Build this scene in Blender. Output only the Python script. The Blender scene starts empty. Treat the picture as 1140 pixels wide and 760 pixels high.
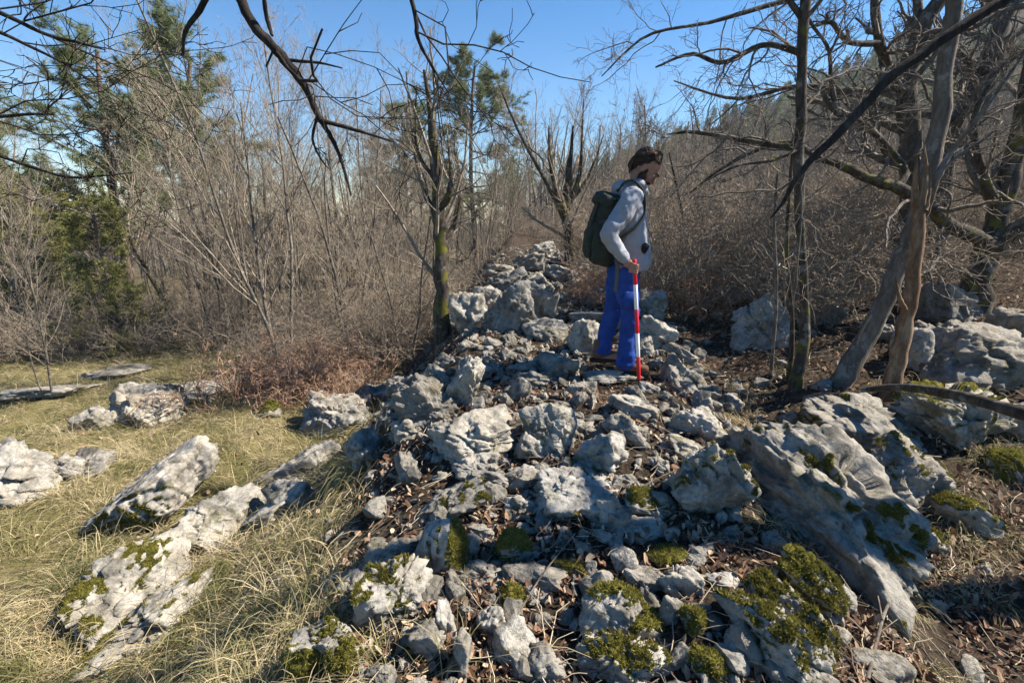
import bpy, bmesh, math, random
import numpy as np
from mathutils import Vector, Matrix, Euler

R = math.radians
rng = np.random.default_rng(11)
rnd = random.Random(5)
SC = bpy.context.scene
COL = SC.collection

# ------------------------------------------------------------------ camera
F = 1140 * 17.0 / 36.0
PITCH = R(15.1)
CAMZ = 1.6
cam_d = bpy.data.cameras.new('camera'); cam_d.lens = 17.0; cam_d.sensor_width = 36.0
cam_d.sensor_fit = 'HORIZONTAL'; cam_d.clip_start = 0.05; cam_d.clip_end = 3000
cam = bpy.data.objects.new('camera', cam_d); COL.objects.link(cam)
cam.location = (0, 0, CAMZ); cam.rotation_euler = (R(90) - PITCH, 0, 0)
SC.camera = cam
SP, CP = math.sin(PITCH), math.cos(PITCH)

def ray(px, py):
    u = (px - 570) / F; v = (380 - py) / F
    return np.array((u, v * SP + CP, v * CP - SP))

def pp(px, py, Y):                                   # the point at distance Y seen at a photo position
    d = ray(px, py); return tuple(np.array((0, 0, CAMZ)) + d * (Y / d[1]))

def proj(p):
    x, y, z = p[0], p[1], p[2] - CAMZ
    dep = y * CP - z * SP
    if dep < 0.05: return None
    return 570 + F * x / dep, 380 - F * (y * SP + z * CP) / dep, dep

# ------------------------------------------------------------------ noise
def _hash(ix, iy, iz, seed):
    h = (ix * 374761393 + iy * 668265263 + iz * 1274126177 + seed * 974711) & 0xffffffff
    h = ((h ^ (h >> 13)) * 1274126177) & 0xffffffff
    h = h ^ (h >> 16)
    return (h & 0xffff) / 32767.5 - 1.0

def vnoise(P, seed=0):
    P = np.asarray(P, float); i = np.floor(P).astype(np.int64); f = P - i
    u = f * f * f * (f * (f * 6 - 15) + 10)
    out = 0
    for dx in (0, 1):
        wx = u[..., 0] if dx else 1 - u[..., 0]
        for dy in (0, 1):
            wy = u[..., 1] if dy else 1 - u[..., 1]
            for dz in (0, 1):
                wz = u[..., 2] if dz else 1 - u[..., 2]
                out = out + wx * wy * wz * _hash(i[..., 0] + dx, i[..., 1] + dy, i[..., 2] + dz, seed)
    return out

def fbm(P, octv=4, seed=0, gain=.5):
    a, s, t = 1.0, 0, 0
    P = np.asarray(P, float)
    for o in range(octv):
        s = s + a * vnoise(P * (2.03 ** o) + o * 17.3, seed + o); t += a; a *= gain
    return s / t

def sstep(a, b, x):
    t = np.clip((x - a) / (b - a), 0, 1); return t * t * (3 - 2 * t)

# ------------------------------------------------------------------ terrain height
MAN = np.array((0.83, 3.53, 0.435))
def hgt(x, y, fine=True):
    x = np.asarray(x, float); y = np.asarray(y, float)
    hr = np.interp(y, [-4, 0, 1.2, 3.5, 7, 11, 16, 30, 60], [-.5, .0, .12, .40, .62, .86, .95, .9, .6])
    xr = np.interp(y, [0, 3.5, 11, 20], [.12, .30, .55, 1.0])
    hl = np.interp(y, [-4, 0, 3, 7, 15, 40, 120], [-.5, -.42, -.48, -.62, -1.1, -2.5, -6])
    hg = np.interp(y, [-4, 0, 2, 4.5, 8, 20], [-.5, -.25, -.10, .30, .6, .9])
    hg = hg + .09 * np.clip(x - 2, 0, 6) + .0034 * np.clip(x, 0, 170) * np.clip(np.minimum(y, 125) - 8, 0, 200)
    hg = hg - np.clip(y - 135, 0, 400) * .05
    t = x - xr
    wl = sstep(.55, 2.1, -t); wr = sstep(.75, 1.75, t)
    h = hr * (1 - wl - wr) + hl * wl + hg * wr
    h = h - .03 * np.clip(-x - 3, 0, 50)
    if fine:
        q = np.stack([x, y, x * 0], -1)
        n = .09 * fbm(q * 1.1, 3, 3) + .035 * fbm(q * 4.5, 3, 9)
        dm = np.hypot(x - MAN[0], y - MAN[1]); h = h + n * sstep(.1, .6, dm) * np.interp(y, [0, 20, 100], [1, 2, 6])
    return h
def hg1(x, y): return float(hgt(np.array([x]), np.array([y]))[0])

def ground_hit(px, py, far=200):
    d = ray(px, py); t = .5 * 1.02 ** np.arange(0, 320)
    P = np.array((0, 0, CAMZ)) + t[:, None] * d
    below = P[:, 2] < hgt(P[:, 0], P[:, 1])
    k = int(np.argmax(below)) if below.any() else len(t) - 1
    if k == 0: return P[0]
    a, b = t[k - 1], t[k]
    for _ in range(14):
        m = (a + b) / 2; q = np.array((0, 0, CAMZ)) + m * d
        if q[2] < hg1(q[0], q[1]): b = m
        else: a = m
    return np.array((0, 0, CAMZ)) + b * d

# ------------------------------------------------------------------ object helpers
def tag(o, label=None, cat=None, group=None, kind=None):
    if label: o['label'] = label
    if cat: o['category'] = cat
    if group: o['group'] = group
    if kind: o['kind'] = kind
    return o

def mesh_np(name, V, Q, mat=None, smooth=True):
    V = np.asarray(V, np.float32).reshape(-1, 3); Q = np.asarray(Q, np.int32)
    me = bpy.data.meshes.new(name); n = Q.shape[1]
    me.vertices.add(len(V)); me.vertices.foreach_set('co', V.ravel())
    me.loops.add(Q.size); me.loops.foreach_set('vertex_index', Q.ravel())
    me.polygons.add(len(Q))
    me.polygons.foreach_set('loop_start', np.arange(0, Q.size, n, dtype=np.int32))
    me.polygons.foreach_set('loop_total', np.full(len(Q), n, np.int32))
    me.polygons.foreach_set('use_smooth', np.full(len(Q), smooth, bool))
    me.update(calc_edges=True)
    if mat: me.materials.append(mat)
    return me

def put(name, me, parent=None, loc=(0, 0, 0)):
    o = bpy.data.objects.new(name, me); COL.objects.link(o); o.location = loc
    if parent: o.parent = parent
    return o

def empty(name, loc, rz=0, s=1):
    o = bpy.data.objects.new(name, None); COL.objects.link(o); o.location = loc
    o.rotation_euler = (0, 0, rz); o.scale = (s, s, s); o.empty_display_size = .1
    return o

def dup(root, loc, rz=0, s=1, rx=0, ry=0):
    c = root.copy(); COL.objects.link(c); c.location = loc; c.rotation_euler = (rx, ry, rz)
    c.scale = (s, s, s) if np.isscalar(s) else s
    for ch in list(root.children):
        d = ch.copy(); COL.objects.link(d); d.parent = c
        for g in list(ch.children):
            e = g.copy(); COL.objects.link(e); e.parent = d
    return c

# ------------------------------------------------------------------ materials
def newmat(name, rough=.9, spec=.2):
    m = bpy.data.materials.new(name); m.use_nodes = True
    b = m.node_tree.nodes['Principled BSDF']; b.inputs['Roughness'].default_value = rough
    b.inputs['Specular IOR Level'].default_value = spec
    return m, m.node_tree.nodes, m.node_tree.links, b

def N(nodes, t, **kw):
    n = nodes.new(t)
    for k, v in kw.items():
        if k.startswith('i_'): n.inputs[k[2:].replace('_', ' ')].default_value = v
        else: setattr(n, k, v)
    return n

def ramp(nodes, stops, interp='LINEAR'):
    r = nodes.new('ShaderNodeValToRGB'); r.color_ramp.interpolation = interp
    e = r.color_ramp.elements
    while len(e) < len(stops): e.new(.5)
    for k, (p, c) in enumerate(stops):
        e[k].position = p; e[k].color = (c[0], c[1], c[2], 1) if not np.isscalar(c) else (c, c, c, 1)
    return r

def noise(nodes, links, vec, scale, detail=6, rough=.6, dist=0):
    n = nodes.new('ShaderNodeTexNoise'); n.inputs['Scale'].default_value = scale
    n.inputs['Detail'].default_value = detail; n.inputs['Roughness'].default_value = rough
    n.inputs['Distortion'].default_value = dist
    if vec is not None: links.new(vec, n.inputs['Vector'])
    return n

def mix(nodes, links, fac, a, b, mode='MIX'):
    m = nodes.new('ShaderNodeMix'); m.data_type = 'RGBA'; m.blend_type = mode
    for s, v in ((m.inputs[0], fac), (m.inputs[6], a), (m.inputs[7], b)):
        if hasattr(v, 'links') or hasattr(v, 'node'): links.new(v, s)
        elif np.isscalar(v): s.default_value = v
        else: s.default_value = (v[0], v[1], v[2], 1)
    return m.outputs[2]

def objvec(nodes, links, rscale=30):
    tc = nodes.new('ShaderNodeTexCoord'); oi = nodes.new('ShaderNodeObjectInfo')
    ml = nodes.new('ShaderNodeMath'); ml.operation = 'MULTIPLY'; ml.inputs[1].default_value = rscale
    links.new(oi.outputs['Random'], ml.inputs[0])
    ad = nodes.new('ShaderNodeVectorMath'); ad.operation = 'ADD'
    links.new(tc.outputs['Object'], ad.inputs[0]); links.new(ml.outputs[0], ad.inputs[1])
    return ad.outputs[0], oi.outputs['Random']

def rock_mat(name, lo, mid, hi, warm=0.0, speck=.5, bump=.8):
    m, n, l, b = newmat(name, .92, .15)
    v, rn = objvec(n, l)
    n1 = noise(n, l, v, 5.5, 9, .68, .3)
    r1 = ramp(n, [(.33, lo), (.45, mid), (.56, hi), (.72, mid)]); l.new(n1.outputs[0], r1.inputs[0])
    # ochre and dark weathering, each with its own shape
    n2 = noise(n, l, v, 2.3, 5, .6, .8); r2 = ramp(n, [(.50, 0), (.68, 1)]); l.new(n2.outputs[0], r2.inputs[0])
    ms = n.new('ShaderNodeMath'); ms.operation = 'MULTIPLY'; ms.inputs[1].default_value = .45 + warm; l.new(r2.outputs[0], ms.inputs[0])
    c = mix(n, l, ms.outputs[0], r1.outputs[0], (.30, .255, .19))
    n3 = noise(n, l, v, 38, 7, .72); r3 = ramp(n, [(.52, 0), (.61, 1)]); l.new(n3.outputs[0], r3.inputs[0])
    m3 = n.new('ShaderNodeMath'); m3.operation = 'MULTIPLY'; m3.inputs[1].default_value = speck; l.new(r3.outputs[0], m3.inputs[0])
    c = mix(n, l, m3.outputs[0], c, (.10, .098, .09))
    n5 = noise(n, l, v, 13, 6, .7); r5 = ramp(n, [(.60, 0), (.66, 1)]); l.new(n5.outputs[0], r5.inputs[0])
    m5 = n.new('ShaderNodeMath'); m5.operation = 'MULTIPLY'; m5.inputs[1].default_value = .55; l.new(r5.outputs[0], m5.inputs[0])
    c = mix(n, l, m5.outputs[0], c, (.39, .38, .35))
    n8 = noise(n, l, v, 3.6, 10, .74, .2); r8 = ramp(n, [(.565, 0), (.61, 1)]); l.new(n8.outputs[0], r8.inputs[0])
    m8 = n.new('ShaderNodeMath'); m8.operation = 'MULTIPLY'; m8.inputs[1].default_value = .7; l.new(r8.outputs[0], m8.inputs[0])
    c = mix(n, l, m8.outputs[0], c, (.085, .078, .035))
    tv = ramp(n, [(0, .72), (.5, 1.0), (1, 1.16)]); l.new(rn, tv.inputs[0])
    c = mix(n, l, 1.0, c, tv.outputs[0], 'MULTIPLY')
    l.new(c, b.inputs['Base Color'])
    n4 = noise(n, l, v, 22, 12, .72)
    vo = n.new('ShaderNodeTexVoronoi'); vo.feature = 'DISTANCE_TO_EDGE'; vo.inputs['Scale'].default_value = 7
    wv = noise(n, l, v, 9, 4, .6)
    av = n.new('ShaderNodeVectorMath'); av.operation = 'MULTIPLY_ADD'; av.inputs[1].default_value = (.35, .35, .35)
    l.new(wv.outputs[1], av.inputs[0]); l.new(v, av.inputs[2]); l.new(av.outputs[0], vo.inputs['Vector'])
    rv = ramp(n, [(0, 0), (.035, 1)]); l.new(vo.outputs['Distance'], rv.inputs[0])
    b1 = N(n, 'ShaderNodeBump'); b1.inputs['Strength'].default_value = .35; b1.inputs['Distance'].default_value = .012; l.new(rv.outputs[0], b1.inputs['Height'])
    b2 = N(n, 'ShaderNodeBump'); b2.inputs['Strength'].default_value = bump * .55; b2.inputs['Distance'].default_value = .02
    l.new(n4.outputs[0], b2.inputs['Height']); l.new(b1.outputs[0], b2.inputs['Normal'])
    n6 = noise(n, l, v, 7, 5, .55, .5); b3 = N(n, 'ShaderNodeBump'); b3.inputs['Strength'].default_value = .5; b3.inputs['Distance'].default_value = .05
    l.new(n6.outputs[0], b3.inputs['Height']); l.new(b2.outputs[0], b3.inputs['Normal']); l.new(b3.outputs[0], b.inputs['Normal'])
    return m

M_ROCK = rock_mat('grey limestone', (.065, .059, .049), (.185, .171, .145), (.315, .295, .257))
M_PALE = rock_mat('pale limestone', (.085, .08, .07), (.205, .193, .172), (.32, .305, .275), speck=.5)
M_DARK = rock_mat('dark weathered limestone', (.05, .045, .038), (.15, .138, .117), (.275, .256, .222), speck=.6)

def island_mat(name, stops, rough=.85, transl=.3, spec=.15):
    m = bpy.data.materials.new(name); m.use_nodes = True; n = m.node_tree.nodes; l = m.node_tree.links
    b = n['Principled BSDF']; b.inputs['Roughness'].default_value = rough; b.inputs['Specular IOR Level'].default_value = spec
    g = n.new('ShaderNodeNewGeometry'); r = ramp(n, stops); l.new(g.outputs['Random Per Island'], r.inputs[0])
    l.new(r.outputs[0], b.inputs['Base Color'])
    if transl:
        t = n.new('ShaderNodeBsdfTranslucent'); l.new(r.outputs[0], t.inputs[0])
        mx = n.new('ShaderNodeMixShader'); mx.inputs[0].default_value = transl
        l.new(b.outputs[0], mx.inputs[1]); l.new(t.outputs[0], mx.inputs[2])
        l.new(mx.outputs[0], n['Material Output'].inputs[0])
    return m

M_GRASS0 = island_mat('dry grass', [(.16, (.085, .10, .03)), (.36, (.18, .175, .07)), (.5, (.31, .26, .135)), (.7, (.47, .39, .24)), (.9, (.56, .49, .34))], .7, .3, .25)
M_LEAF = island_mat('dead leaves', [(0, (.06, .034, .022)), (.3, (.15, .082, .05)), (.6, (.23, .135, .085)), (.8, (.31, .215, .14)), (1, (.44, .35, .255))], .75, .15)
M_TWIGL = island_mat('fallen twigs', [(0, (.07, .05, .04)), (.4, (.20, .16, .12)), (.75, (.38, .32, .22)), (1, (.50, .45, .35))], .9, 0)
M_NEEDLE = island_mat('pine needles', [(0, (.065, .095, .036)), (.5, (.13, .165, .062)), (1, (.22, .24, .105))], .6, .25, .3)
M_YELLOWN = island_mat('yellow green needles', [(0, (.11, .125, .036)), (.5, (.20, .205, .06)), (1, (.31, .30, .11))], .6, .3, .3)
M_MOSSF = island_mat('moss fronds', [(0, (.06, .06, .013)), (.5, (.14, .13, .027)), (1, (.26, .225, .055))], .9, .25)

M_GRASS = M_GRASS0
_n = M_GRASS.node_tree.nodes; _l = M_GRASS.node_tree.links
_r = [k for k in _n if k.type == 'VALTORGB'][0]; _g = [k for k in _n if k.type == 'NEW_GEOMETRY'][0]
_p = noise(_n, _l, _g.outputs['Position'], 3.4, 4, .65); _rr = ramp(_n, [(.30, 0), (.70, 1)]); _l.new(_p.outputs[0], _rr.inputs[0])
_m = _n.new('ShaderNodeMix'); _m.inputs[0].default_value = .6; _l.new(_g.outputs['Random Per Island'], _m.inputs[2]); _l.new(_rr.outputs[0], _m.inputs[3]); _l.new(_m.outputs[0], _r.inputs[0])

def moss_mat():
    m, n, l, b = newmat('moss', 1, .05)
    v, rn = objvec(n, l)
    a = noise(n, l, v, 30, 6, .7); r = ramp(n, [(.3, (.032, .031, .008)), (.5, (.095, .09, .018)), (.7, (.19, .17, .036))]); l.new(a.outputs[0], r.inputs[0])
    l.new(r.outputs[0], b.inputs['Base Color'])
    c = noise(n, l, v, 150, 4, .7); bp = N(n, 'ShaderNodeBump'); bp.inputs['Strength'].default_value = 1; bp.inputs['Distance'].default_value = .012
    l.new(c.outputs[0], bp.inputs['Height']); l.new(bp.outputs[0], b.inputs['Normal'])
    return m
M_MOSS = moss_mat()

def bark_mat(name, c0, c1, c2, moss=0.0, sc=1.0, lich=.35):
    m, n, l, b = newmat(name, .95, .1)
    v, rn = objvec(n, l, 12)
    mp = n.new('ShaderNodeMapping'); mp.inputs['Scale'].default_value = (1, 1, .28); l.new(v, mp.inputs[0])
    a = noise(n, l, mp.outputs[0], 22 * sc, 8, .7, .4)
    r = ramp(n, [(.32, c0), (.5, c1), (.68, c2)]); l.new(a.outputs[0], r.inputs[0]); c = r.outputs[0]
    li = noise(n, l, v, 9 * sc, 5, .65); rl = ramp(n, [(.56, 0), (.62, 1)]); l.new(li.outputs[0], rl.inputs[0])
    ml = n.new('ShaderNodeMath'); ml.operation = 'MULTIPLY'; ml.inputs[1].default_value = lich; l.new(rl.outputs[0], ml.inputs[0])
    c = mix(n, l, ml.outputs[0], c, (.36, .35, .31))
    if moss:
        mo = noise(n, l, v, 6, 6, .65); rm = ramp(n, [(.60 - moss * .25, 0), (.68 - moss * .25, 1)]); l.new(mo.outputs[0], rm.inputs[0])
        c = mix(n, l, rm.outputs[0], c, (.105, .10, .022))
    l.new(c, b.inputs['Base Color'])
    bp = N(n, 'ShaderNodeBump'); bp.inputs['Strength'].default_value = .9; bp.inputs['Distance'].default_value = .015
    l.new(a.outputs[0], bp.inputs['Height']); l.new(bp.outputs[0], b.inputs['Normal'])
    return m

M_BARK = bark_mat('grey brown bark', (.03, .025, .02), (.075, .062, .05), (.15, .13, .11))
M_BARKM = bark_mat('mossy bark', (.022, .018, .015), (.055, .045, .036), (.12, .10, .085), moss=.22, lich=.3)
M_BARKL = bark_mat('pale smooth bark', (.055, .046, .038), (.12, .102, .085), (.20, .175, .15), lich=.4)
M_TWIG = bark_mat('twig bark', (.12, .098, .075), (.235, .195, .15), (.36, .31, .25), lich=.2)
M_TWIGD = bark_mat('backlit twig bark', (.012, .010, .009), (.028, .023, .020), (.06, .05, .044), lich=.05)  # near black: the shade of backlit branches is put into the bark colour
M_TWIGM = bark_mat('grey twig bark', (.06, .05, .042), (.13, .11, .092), (.23, .20, .17), lich=.2)
M_BRUSH = bark_mat('brush twig bark', (.10, .078, .058), (.235, .19, .145), (.42, .36, .285), lich=.12)
M_RED = island_mat('dead bracken', [(0, (.14, .08, .054)), (.5, (.31, .185, .12)), (1, (.50, .36, .26))], .9, .15)
M_PINEB = bark_mat('pine bark', (.05, .038, .03), (.12, .09, .07), (.20, .155, .125), lich=.2)
M_DEADW = bark_mat('dead wood', (.06, .036, .022), (.165, .098, .058), (.32, .225, .15), lich=.12, sc=.8)

def ground_mat():
    m, n, l, b = newmat('ground', 1, .05)
    g = n.new('ShaderNodeNewGeometry'); v = g.outputs['Position']
    a = noise(n, l, v, 14, 9, .75); r = ramp(n, [(.3, (.018, .014, .011)), (.5, (.052, .040, .030)), (.7, (.115, .088, .065))]); l.new(a.outputs[0], r.inputs[0])
    a2 = noise(n, l, v, 60, 6, .7); r2 = ramp(n, [(.35, .55), (.65, 1.5)]); l.new(a2.outputs[0], r2.inputs[0])
    soil = mix(n, l, 1.0, r.outputs[0], r2.outputs[0], 'MULTIPLY')
    gn = noise(n, l, v, 3.2, 8, .7); rg = ramp(n, [(.3, (.055, .058, .020)), (.5, (.15, .13, .055)), (.7, (.26, .22, .115))]); l.new(gn.outputs[0], rg.inputs[0])
    gm = mix(n, l, 1.0, rg.outputs[0], r2.outputs[0], 'MULTIPLY')
    at = n.new('ShaderNodeAttribute'); at.attribute_name = 'grassy'
    c = mix(n, l, at.outputs['Fac'], soil, gm)
    l.new(c, b.inputs['Base Color'])
    bp = N(n, 'ShaderNodeBump'); bp.inputs['Strength'].default_value = 1; bp.inputs['Distance'].default_value = .03
    l.new(a2.outputs[0], bp.inputs['Height']); l.new(bp.outputs[0], b.inputs['Normal'])
    return m

# ------------------------------------------------------------------ ground sheet
def grassy(x, y):
    x = np.asarray(x, float); y = np.asarray(y, float)
    q = np.stack([x, y, x * 0 + 5], -1)
    xe = np.interp(y, [0, 1.2, 2, 3.5, 5, 7, 12], [-.25, -.42, -.7, -1.1, -1.5, -1.9, -2.5])
    g = sstep(-.15, .35, xe - x + .25 * fbm(q * 2.2, 3, 21))
    g = g * (1 - .75 * sstep(6.5, 10, y))
    return g

def build_ground():
    n = 420
    s = np.linspace(-1, 1, n)
    xs = np.sign(s) * (np.abs(s) * 6 + 3.2 * (np.exp(np.abs(s) * 5.6) - 1) * .32)
    t = np.linspace(0, 1, n)
    ys = -5 + t * 12 + (np.exp(t * 5.6) - 1) * 1.15
    X, Y = np.meshgrid(xs, ys)
    Z = hgt(X, Y)
    V = np.stack([X, Y, Z], -1).reshape(-1, 3)
    idx = np.arange(n * n).reshape(n, n)
    Q = np.stack([idx[:-1, :-1], idx[:-1, 1:], idx[1:, 1:], idx[1:, :-1]], -1).reshape(-1, 4)
    me = mesh_np('ground', V, Q, ground_mat())
    at = me.attributes.new('grassy', 'FLOAT', 'POINT')
    at.data.foreach_set('value', grassy(X, Y).ravel().astype(np.float32))
    tag(put('ground', me), kind='structure')
build_ground()

# ------------------------------------------------------------------ rocks
_ico = {}
def ico(sub):
    if sub not in _ico:
        bm = bmesh.new(); bmesh.ops.create_icosphere(bm, subdivisions=sub, radius=1)
        V = np.array([v.co[:] for v in bm.verts]); Q = np.array([[v.index for v in f.verts] for f in bm.faces]); bm.free()
        _ico[sub] = (V / np.linalg.norm(V, axis=1)[:, None], Q)
    return _ico[sub]

def rock_shape(seed, dims, sub=4, style='block', up=None):
    """an angular stone: a many faced body, worn at its edges, then broken by noise; dims in metres"""
    g = np.random.default_rng(seed); D, Q = ico(sub)
    k = {'block': 10, 'wedge': 8, 'round': 18, 'flat': 11, 'pitted': 12, 'craggy': 12, 'fluted': 12}[style]
    nn = g.normal(size=(k, 3)); nn /= np.linalg.norm(nn, axis=1)[:, None]
    off = g.uniform(.55, 1.0, k)
    ax = np.vstack([np.eye(3), -np.eye(3)]) + g.normal(0, .16, (6, 3)); ax /= np.linalg.norm(ax, axis=1)[:, None]
    nn = np.vstack([nn, ax]); off = np.concatenate([off, g.uniform(.72, .95, 6)])
    p = {'round': 14, 'pitted': 11, 'block': 44, 'wedge': 60, 'flat': 44, 'craggy': 34, 'fluted': 30}[style]
    dt = np.clip(D @ nn.T, 0.001, None) / off
    r = (dt ** p).sum(1) ** (-1 / p)
    P = D * r[:, None]
    P = P - (P.max(0) + P.min(0)) / 2
    P = P / (np.abs(P).max(0)) * (np.asarray(dims) / 2)
    m = float(np.cbrt(np.prod(dims)))
    sd = seed * 7 + 1
    nrm = P / (np.linalg.norm(P, axis=1)[:, None] + 1e-9)
    q = P / m
    rough = {'round': .5, 'pitted': .6, 'block': .8, 'wedge': .6, 'flat': .7, 'craggy': 1.0, 'fluted': 1.0}[style]
    d = .03 * fbm(q * 1.7 + seed, 3, sd) + .05 * (.5 - np.abs(fbm(q * 3.4 + seed, 3, sd + 9))) * 1.2
    # bedding: steps along one tilted axis
    a = g.normal(size=3); a[2] *= 1.5; a /= np.linalg.norm(a)
    s = q @ a * g.uniform(4, 7) + .22 * fbm(q * 2 + 3, 2, sd + 5)
    d += .030 * (sstep(.35, .6, s - np.floor(s)) - .5)
    # cracks
    for _ in range(4):
        cn = g.normal(size=3); cn /= np.linalg.norm(cn)
        cr = np.abs(q @ cn - g.uniform(-.4, .4) + .07 * fbm(q * 3 + 9, 3, sd + 30)); msk = sstep(-.15, .2, fbm(q * 1.3 + g.uniform(0, 9), 2, sd + 33))
        d -= .075 * (1 - sstep(.004, .03, cr)) * msk
    d = d * rough * m
    if style not in ('round', 'pitted'):
        for K, am in ((22, .8), (80, .5), (260, .3 if style == 'fluted' else .16)):
            sp = D[g.integers(0, len(D), K)]; wq = D + .16 * np.stack([vnoise(q * 3 + 5, sd + 60), vnoise(q * 3 + 15, sd + 61), vnoise(q * 3 + 25, sd + 62)], -1)
            ci = np.argmax(wq @ sp.T, axis=1); tl = g.normal(0, .26, (K, 3)); cc = g.normal(0, .02, K)
            d = d + am * m * np.clip((((D - sp[ci]) * tl[ci]).sum(1) * .5 + cc[ci]), -.11, .07) * {'craggy': 1.2, 'fluted': 1.0}.get(style, .8)
    d += .006 * fbm(P * 40, 3, sd + 3) * min(1, m / .2) + .017 * min(1, m / .25) * fbm(P * 13, 4, sd + 4, .62) - .012 * min(1, m / .3) * sstep(.12, .4, fbm(P * 24 + 40, 2, sd + 6))
    if style == 'fluted':
        fl = fbm(P * np.array((3.5, 15, 11)) + seed, 3, sd + 12); d -= .022 * sstep(.02, .10, fl) + .018 * sstep(.2, .27, fl) - .012 * sstep(.05, .12, -fl)
        d += .025 * fbm(P * 3.2, 3, sd + 14)
    if style == 'fluted': d += .008 * fbm(P * 27, 3, sd + 18, .6)
    if style == 'pitted':
        st = P.copy(); st = st @ np.array([[.55, -.3, 0], [.3, .55, 0], [0, 0, 1.]]) * np.array((9, 26, 18))
        pv = vnoise(st, sd + 8); d -= .018 * sstep(.05, .5, pv) * (m / .35)
        pv2 = vnoise(P * 30, sd + 11); d -= .009 * sstep(.25, .6, pv2) * (m / .35)
    P = P + nrm * d[:, None]
    return P, Q

def vnormals(V, Q):
    fn = np.cross(V[Q[:, 1]] - V[Q[:, 0]], V[Q[:, 2]] - V[Q[:, 0]])
    vn = np.zeros_like(V)
    for k in range(3): np.add.at(vn, Q[:, k], fn)
    return vn / (np.linalg.norm(vn, axis=1)[:, None] + 1e-12)

def moss_on(rock, V, Q, seed, side, amount, th=.018, nt=900):
    """a cushion of moss grown over part of a stone, with loose fronds; a part of the stone"""
    vn = vnormals(V, Q); side = np.asarray(side, float); side = side / np.linalg.norm(side)
    s = float(np.abs(V).max())
    msk = .75 * (vn @ side) + .8 * fbm(V / s * 2.4, 4, seed) + .75 * fbm(V / s * 9, 4, seed + 7, .7) + .25 * (V @ side) / s - (.85 - amount)
    w = sstep(0, .35, msk)
    fm = (w[Q] > .02).all(1)
    if fm.sum() < 6: return
    P = V + vn * (-.004 + w * (th * (.55 + .6 * fbm(V * 28, 3, seed + 2)) + .004))[:, None]
    used = np.unique(Q[fm]); remap = -np.ones(len(V), int); remap[used] = np.arange(len(used))
    FQ = remap[Q[fm]]; PV = P[used]
    mo = put('moss', mesh_np('moss', PV, FQ, M_MOSS), rock)
    mo['label'] = 'yellow green moss cushion'
    g = np.random.default_rng(seed + 5)
    # fronds, in the same mesh
    k = g.integers(0, len(FQ), nt); bc = g.dirichlet((1, 1, 1), nt)
    pts = (PV[FQ[k]] * bc[:, :, None]).sum(1); nv = vn[used][FQ[k]].mean(1)
    dr = nv + g.normal(0, .55, (nt, 3)); dr /= np.linalg.norm(dr, axis=1)[:, None]
    sd = np.cross(dr, g.normal(size=(nt, 3))); sd /= np.linalg.norm(sd, axis=1)[:, None] + 1e-9
    L = g.uniform(.006, .016, nt)[:, None] * min(1.3, th / .010)
    T = np.stack([pts - sd * .0022 - nv * .003, pts + sd * .0022 - nv * .003, pts + dr * L], 1).reshape(-1, 3)
    me = mo.data
    V2 = np.vstack([PV, T]); Q2 = np.vstack([FQ, len(PV) + np.arange(nt * 3).reshape(-1, 3)])
    me2 = mesh_np('moss', V2, Q2, M_MOSS); me2.materials.append(M_MOSSF)
    mi = np.zeros(len(Q2), np.int32); mi[len(FQ):] = 1; me2.polygons.foreach_set('material_index', mi)
    mo.data = me2; bpy.data.meshes.remove(me)

ROCKS = []           # (obj, x, y, radius) for spacing
LAND = []            # rocks others are described by: (px, py, phrase)
_seed = [100]
def mat_of(c): return {'g': M_ROCK, 'p': M_PALE, 'd': M_DARK}[c]

def big_rock(cx, cy, w, h, tilt, style, col, label, ref=None, moss=None, name='boulder', sub=None, group=None, sink=.22, dep=None, lift=0):
    """a stone standing on the ground where the photo shows it, sized from what is seen of it"""
    _seed[0] += 1; sd = _seed[0]
    b = ground_hit(cx, cy + h * .30)
    d = proj(b)[2]; k = d / F
    Wm, Vm = w * k, h * k
    th = math.atan2(CAMZ - b[2], math.hypot(b[0], b[1]))
    Dm = dep if dep else min(.85 * max(Wm, Vm * .8), .75 * Vm / max(.25, math.sin(th)))
    Hm = max((Vm - Dm * math.sin(th) * .75) / math.cos(th), .45 * Vm) * (1 + sink)
    if sub is None: sub = 6 if w > 85 else (5 if w > 26 else 4)
    P, Q = rock_shape(sd, (Wm * 1.08, Dm * 1.05, Hm * 1.08), sub, style)
    rot = Matrix.Rotation(R(-tilt), 3, 'Y') @ Matrix.Rotation(rnd.uniform(-.25, .25), 3, 'X')
    V = P @ np.array(rot).T
    # centre on the sight line, resting in the ground
    dr = ray(cx, cy); c = np.array((0, 0, CAMZ)) + dr * (d / 1.0) * 1.0
    base = hg1(b[0], b[1] + Dm * .25)
    loc = (c[0], b[1] + Dm * .3, base + Hm * (.5 - sink) + lift)
    # keep the vertical placement on the sight line to the centre
    zc = CAMZ + dr[2] * loc[1] / dr[1]
    loc = (dr[0] * loc[1] / dr[1], loc[1], .25 * loc[2] + .75 * zc)
    o = put(name, mesh_np(name, V, Q, mat_of(col)), None, loc)
    tag(o, label, 'boulder' if name == 'boulder' else 'stone', group)
    if moss: moss_on(o, V, Q, sd, moss[0], moss[1], .011 if w > 50 else .009, 3200 if w > 50 else 1500)
    ROCKS.append((o, loc[0], loc[1], max(Wm, Dm) * .5))
    if ref: LAND.append((cx, cy, ref))
    return o

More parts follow.
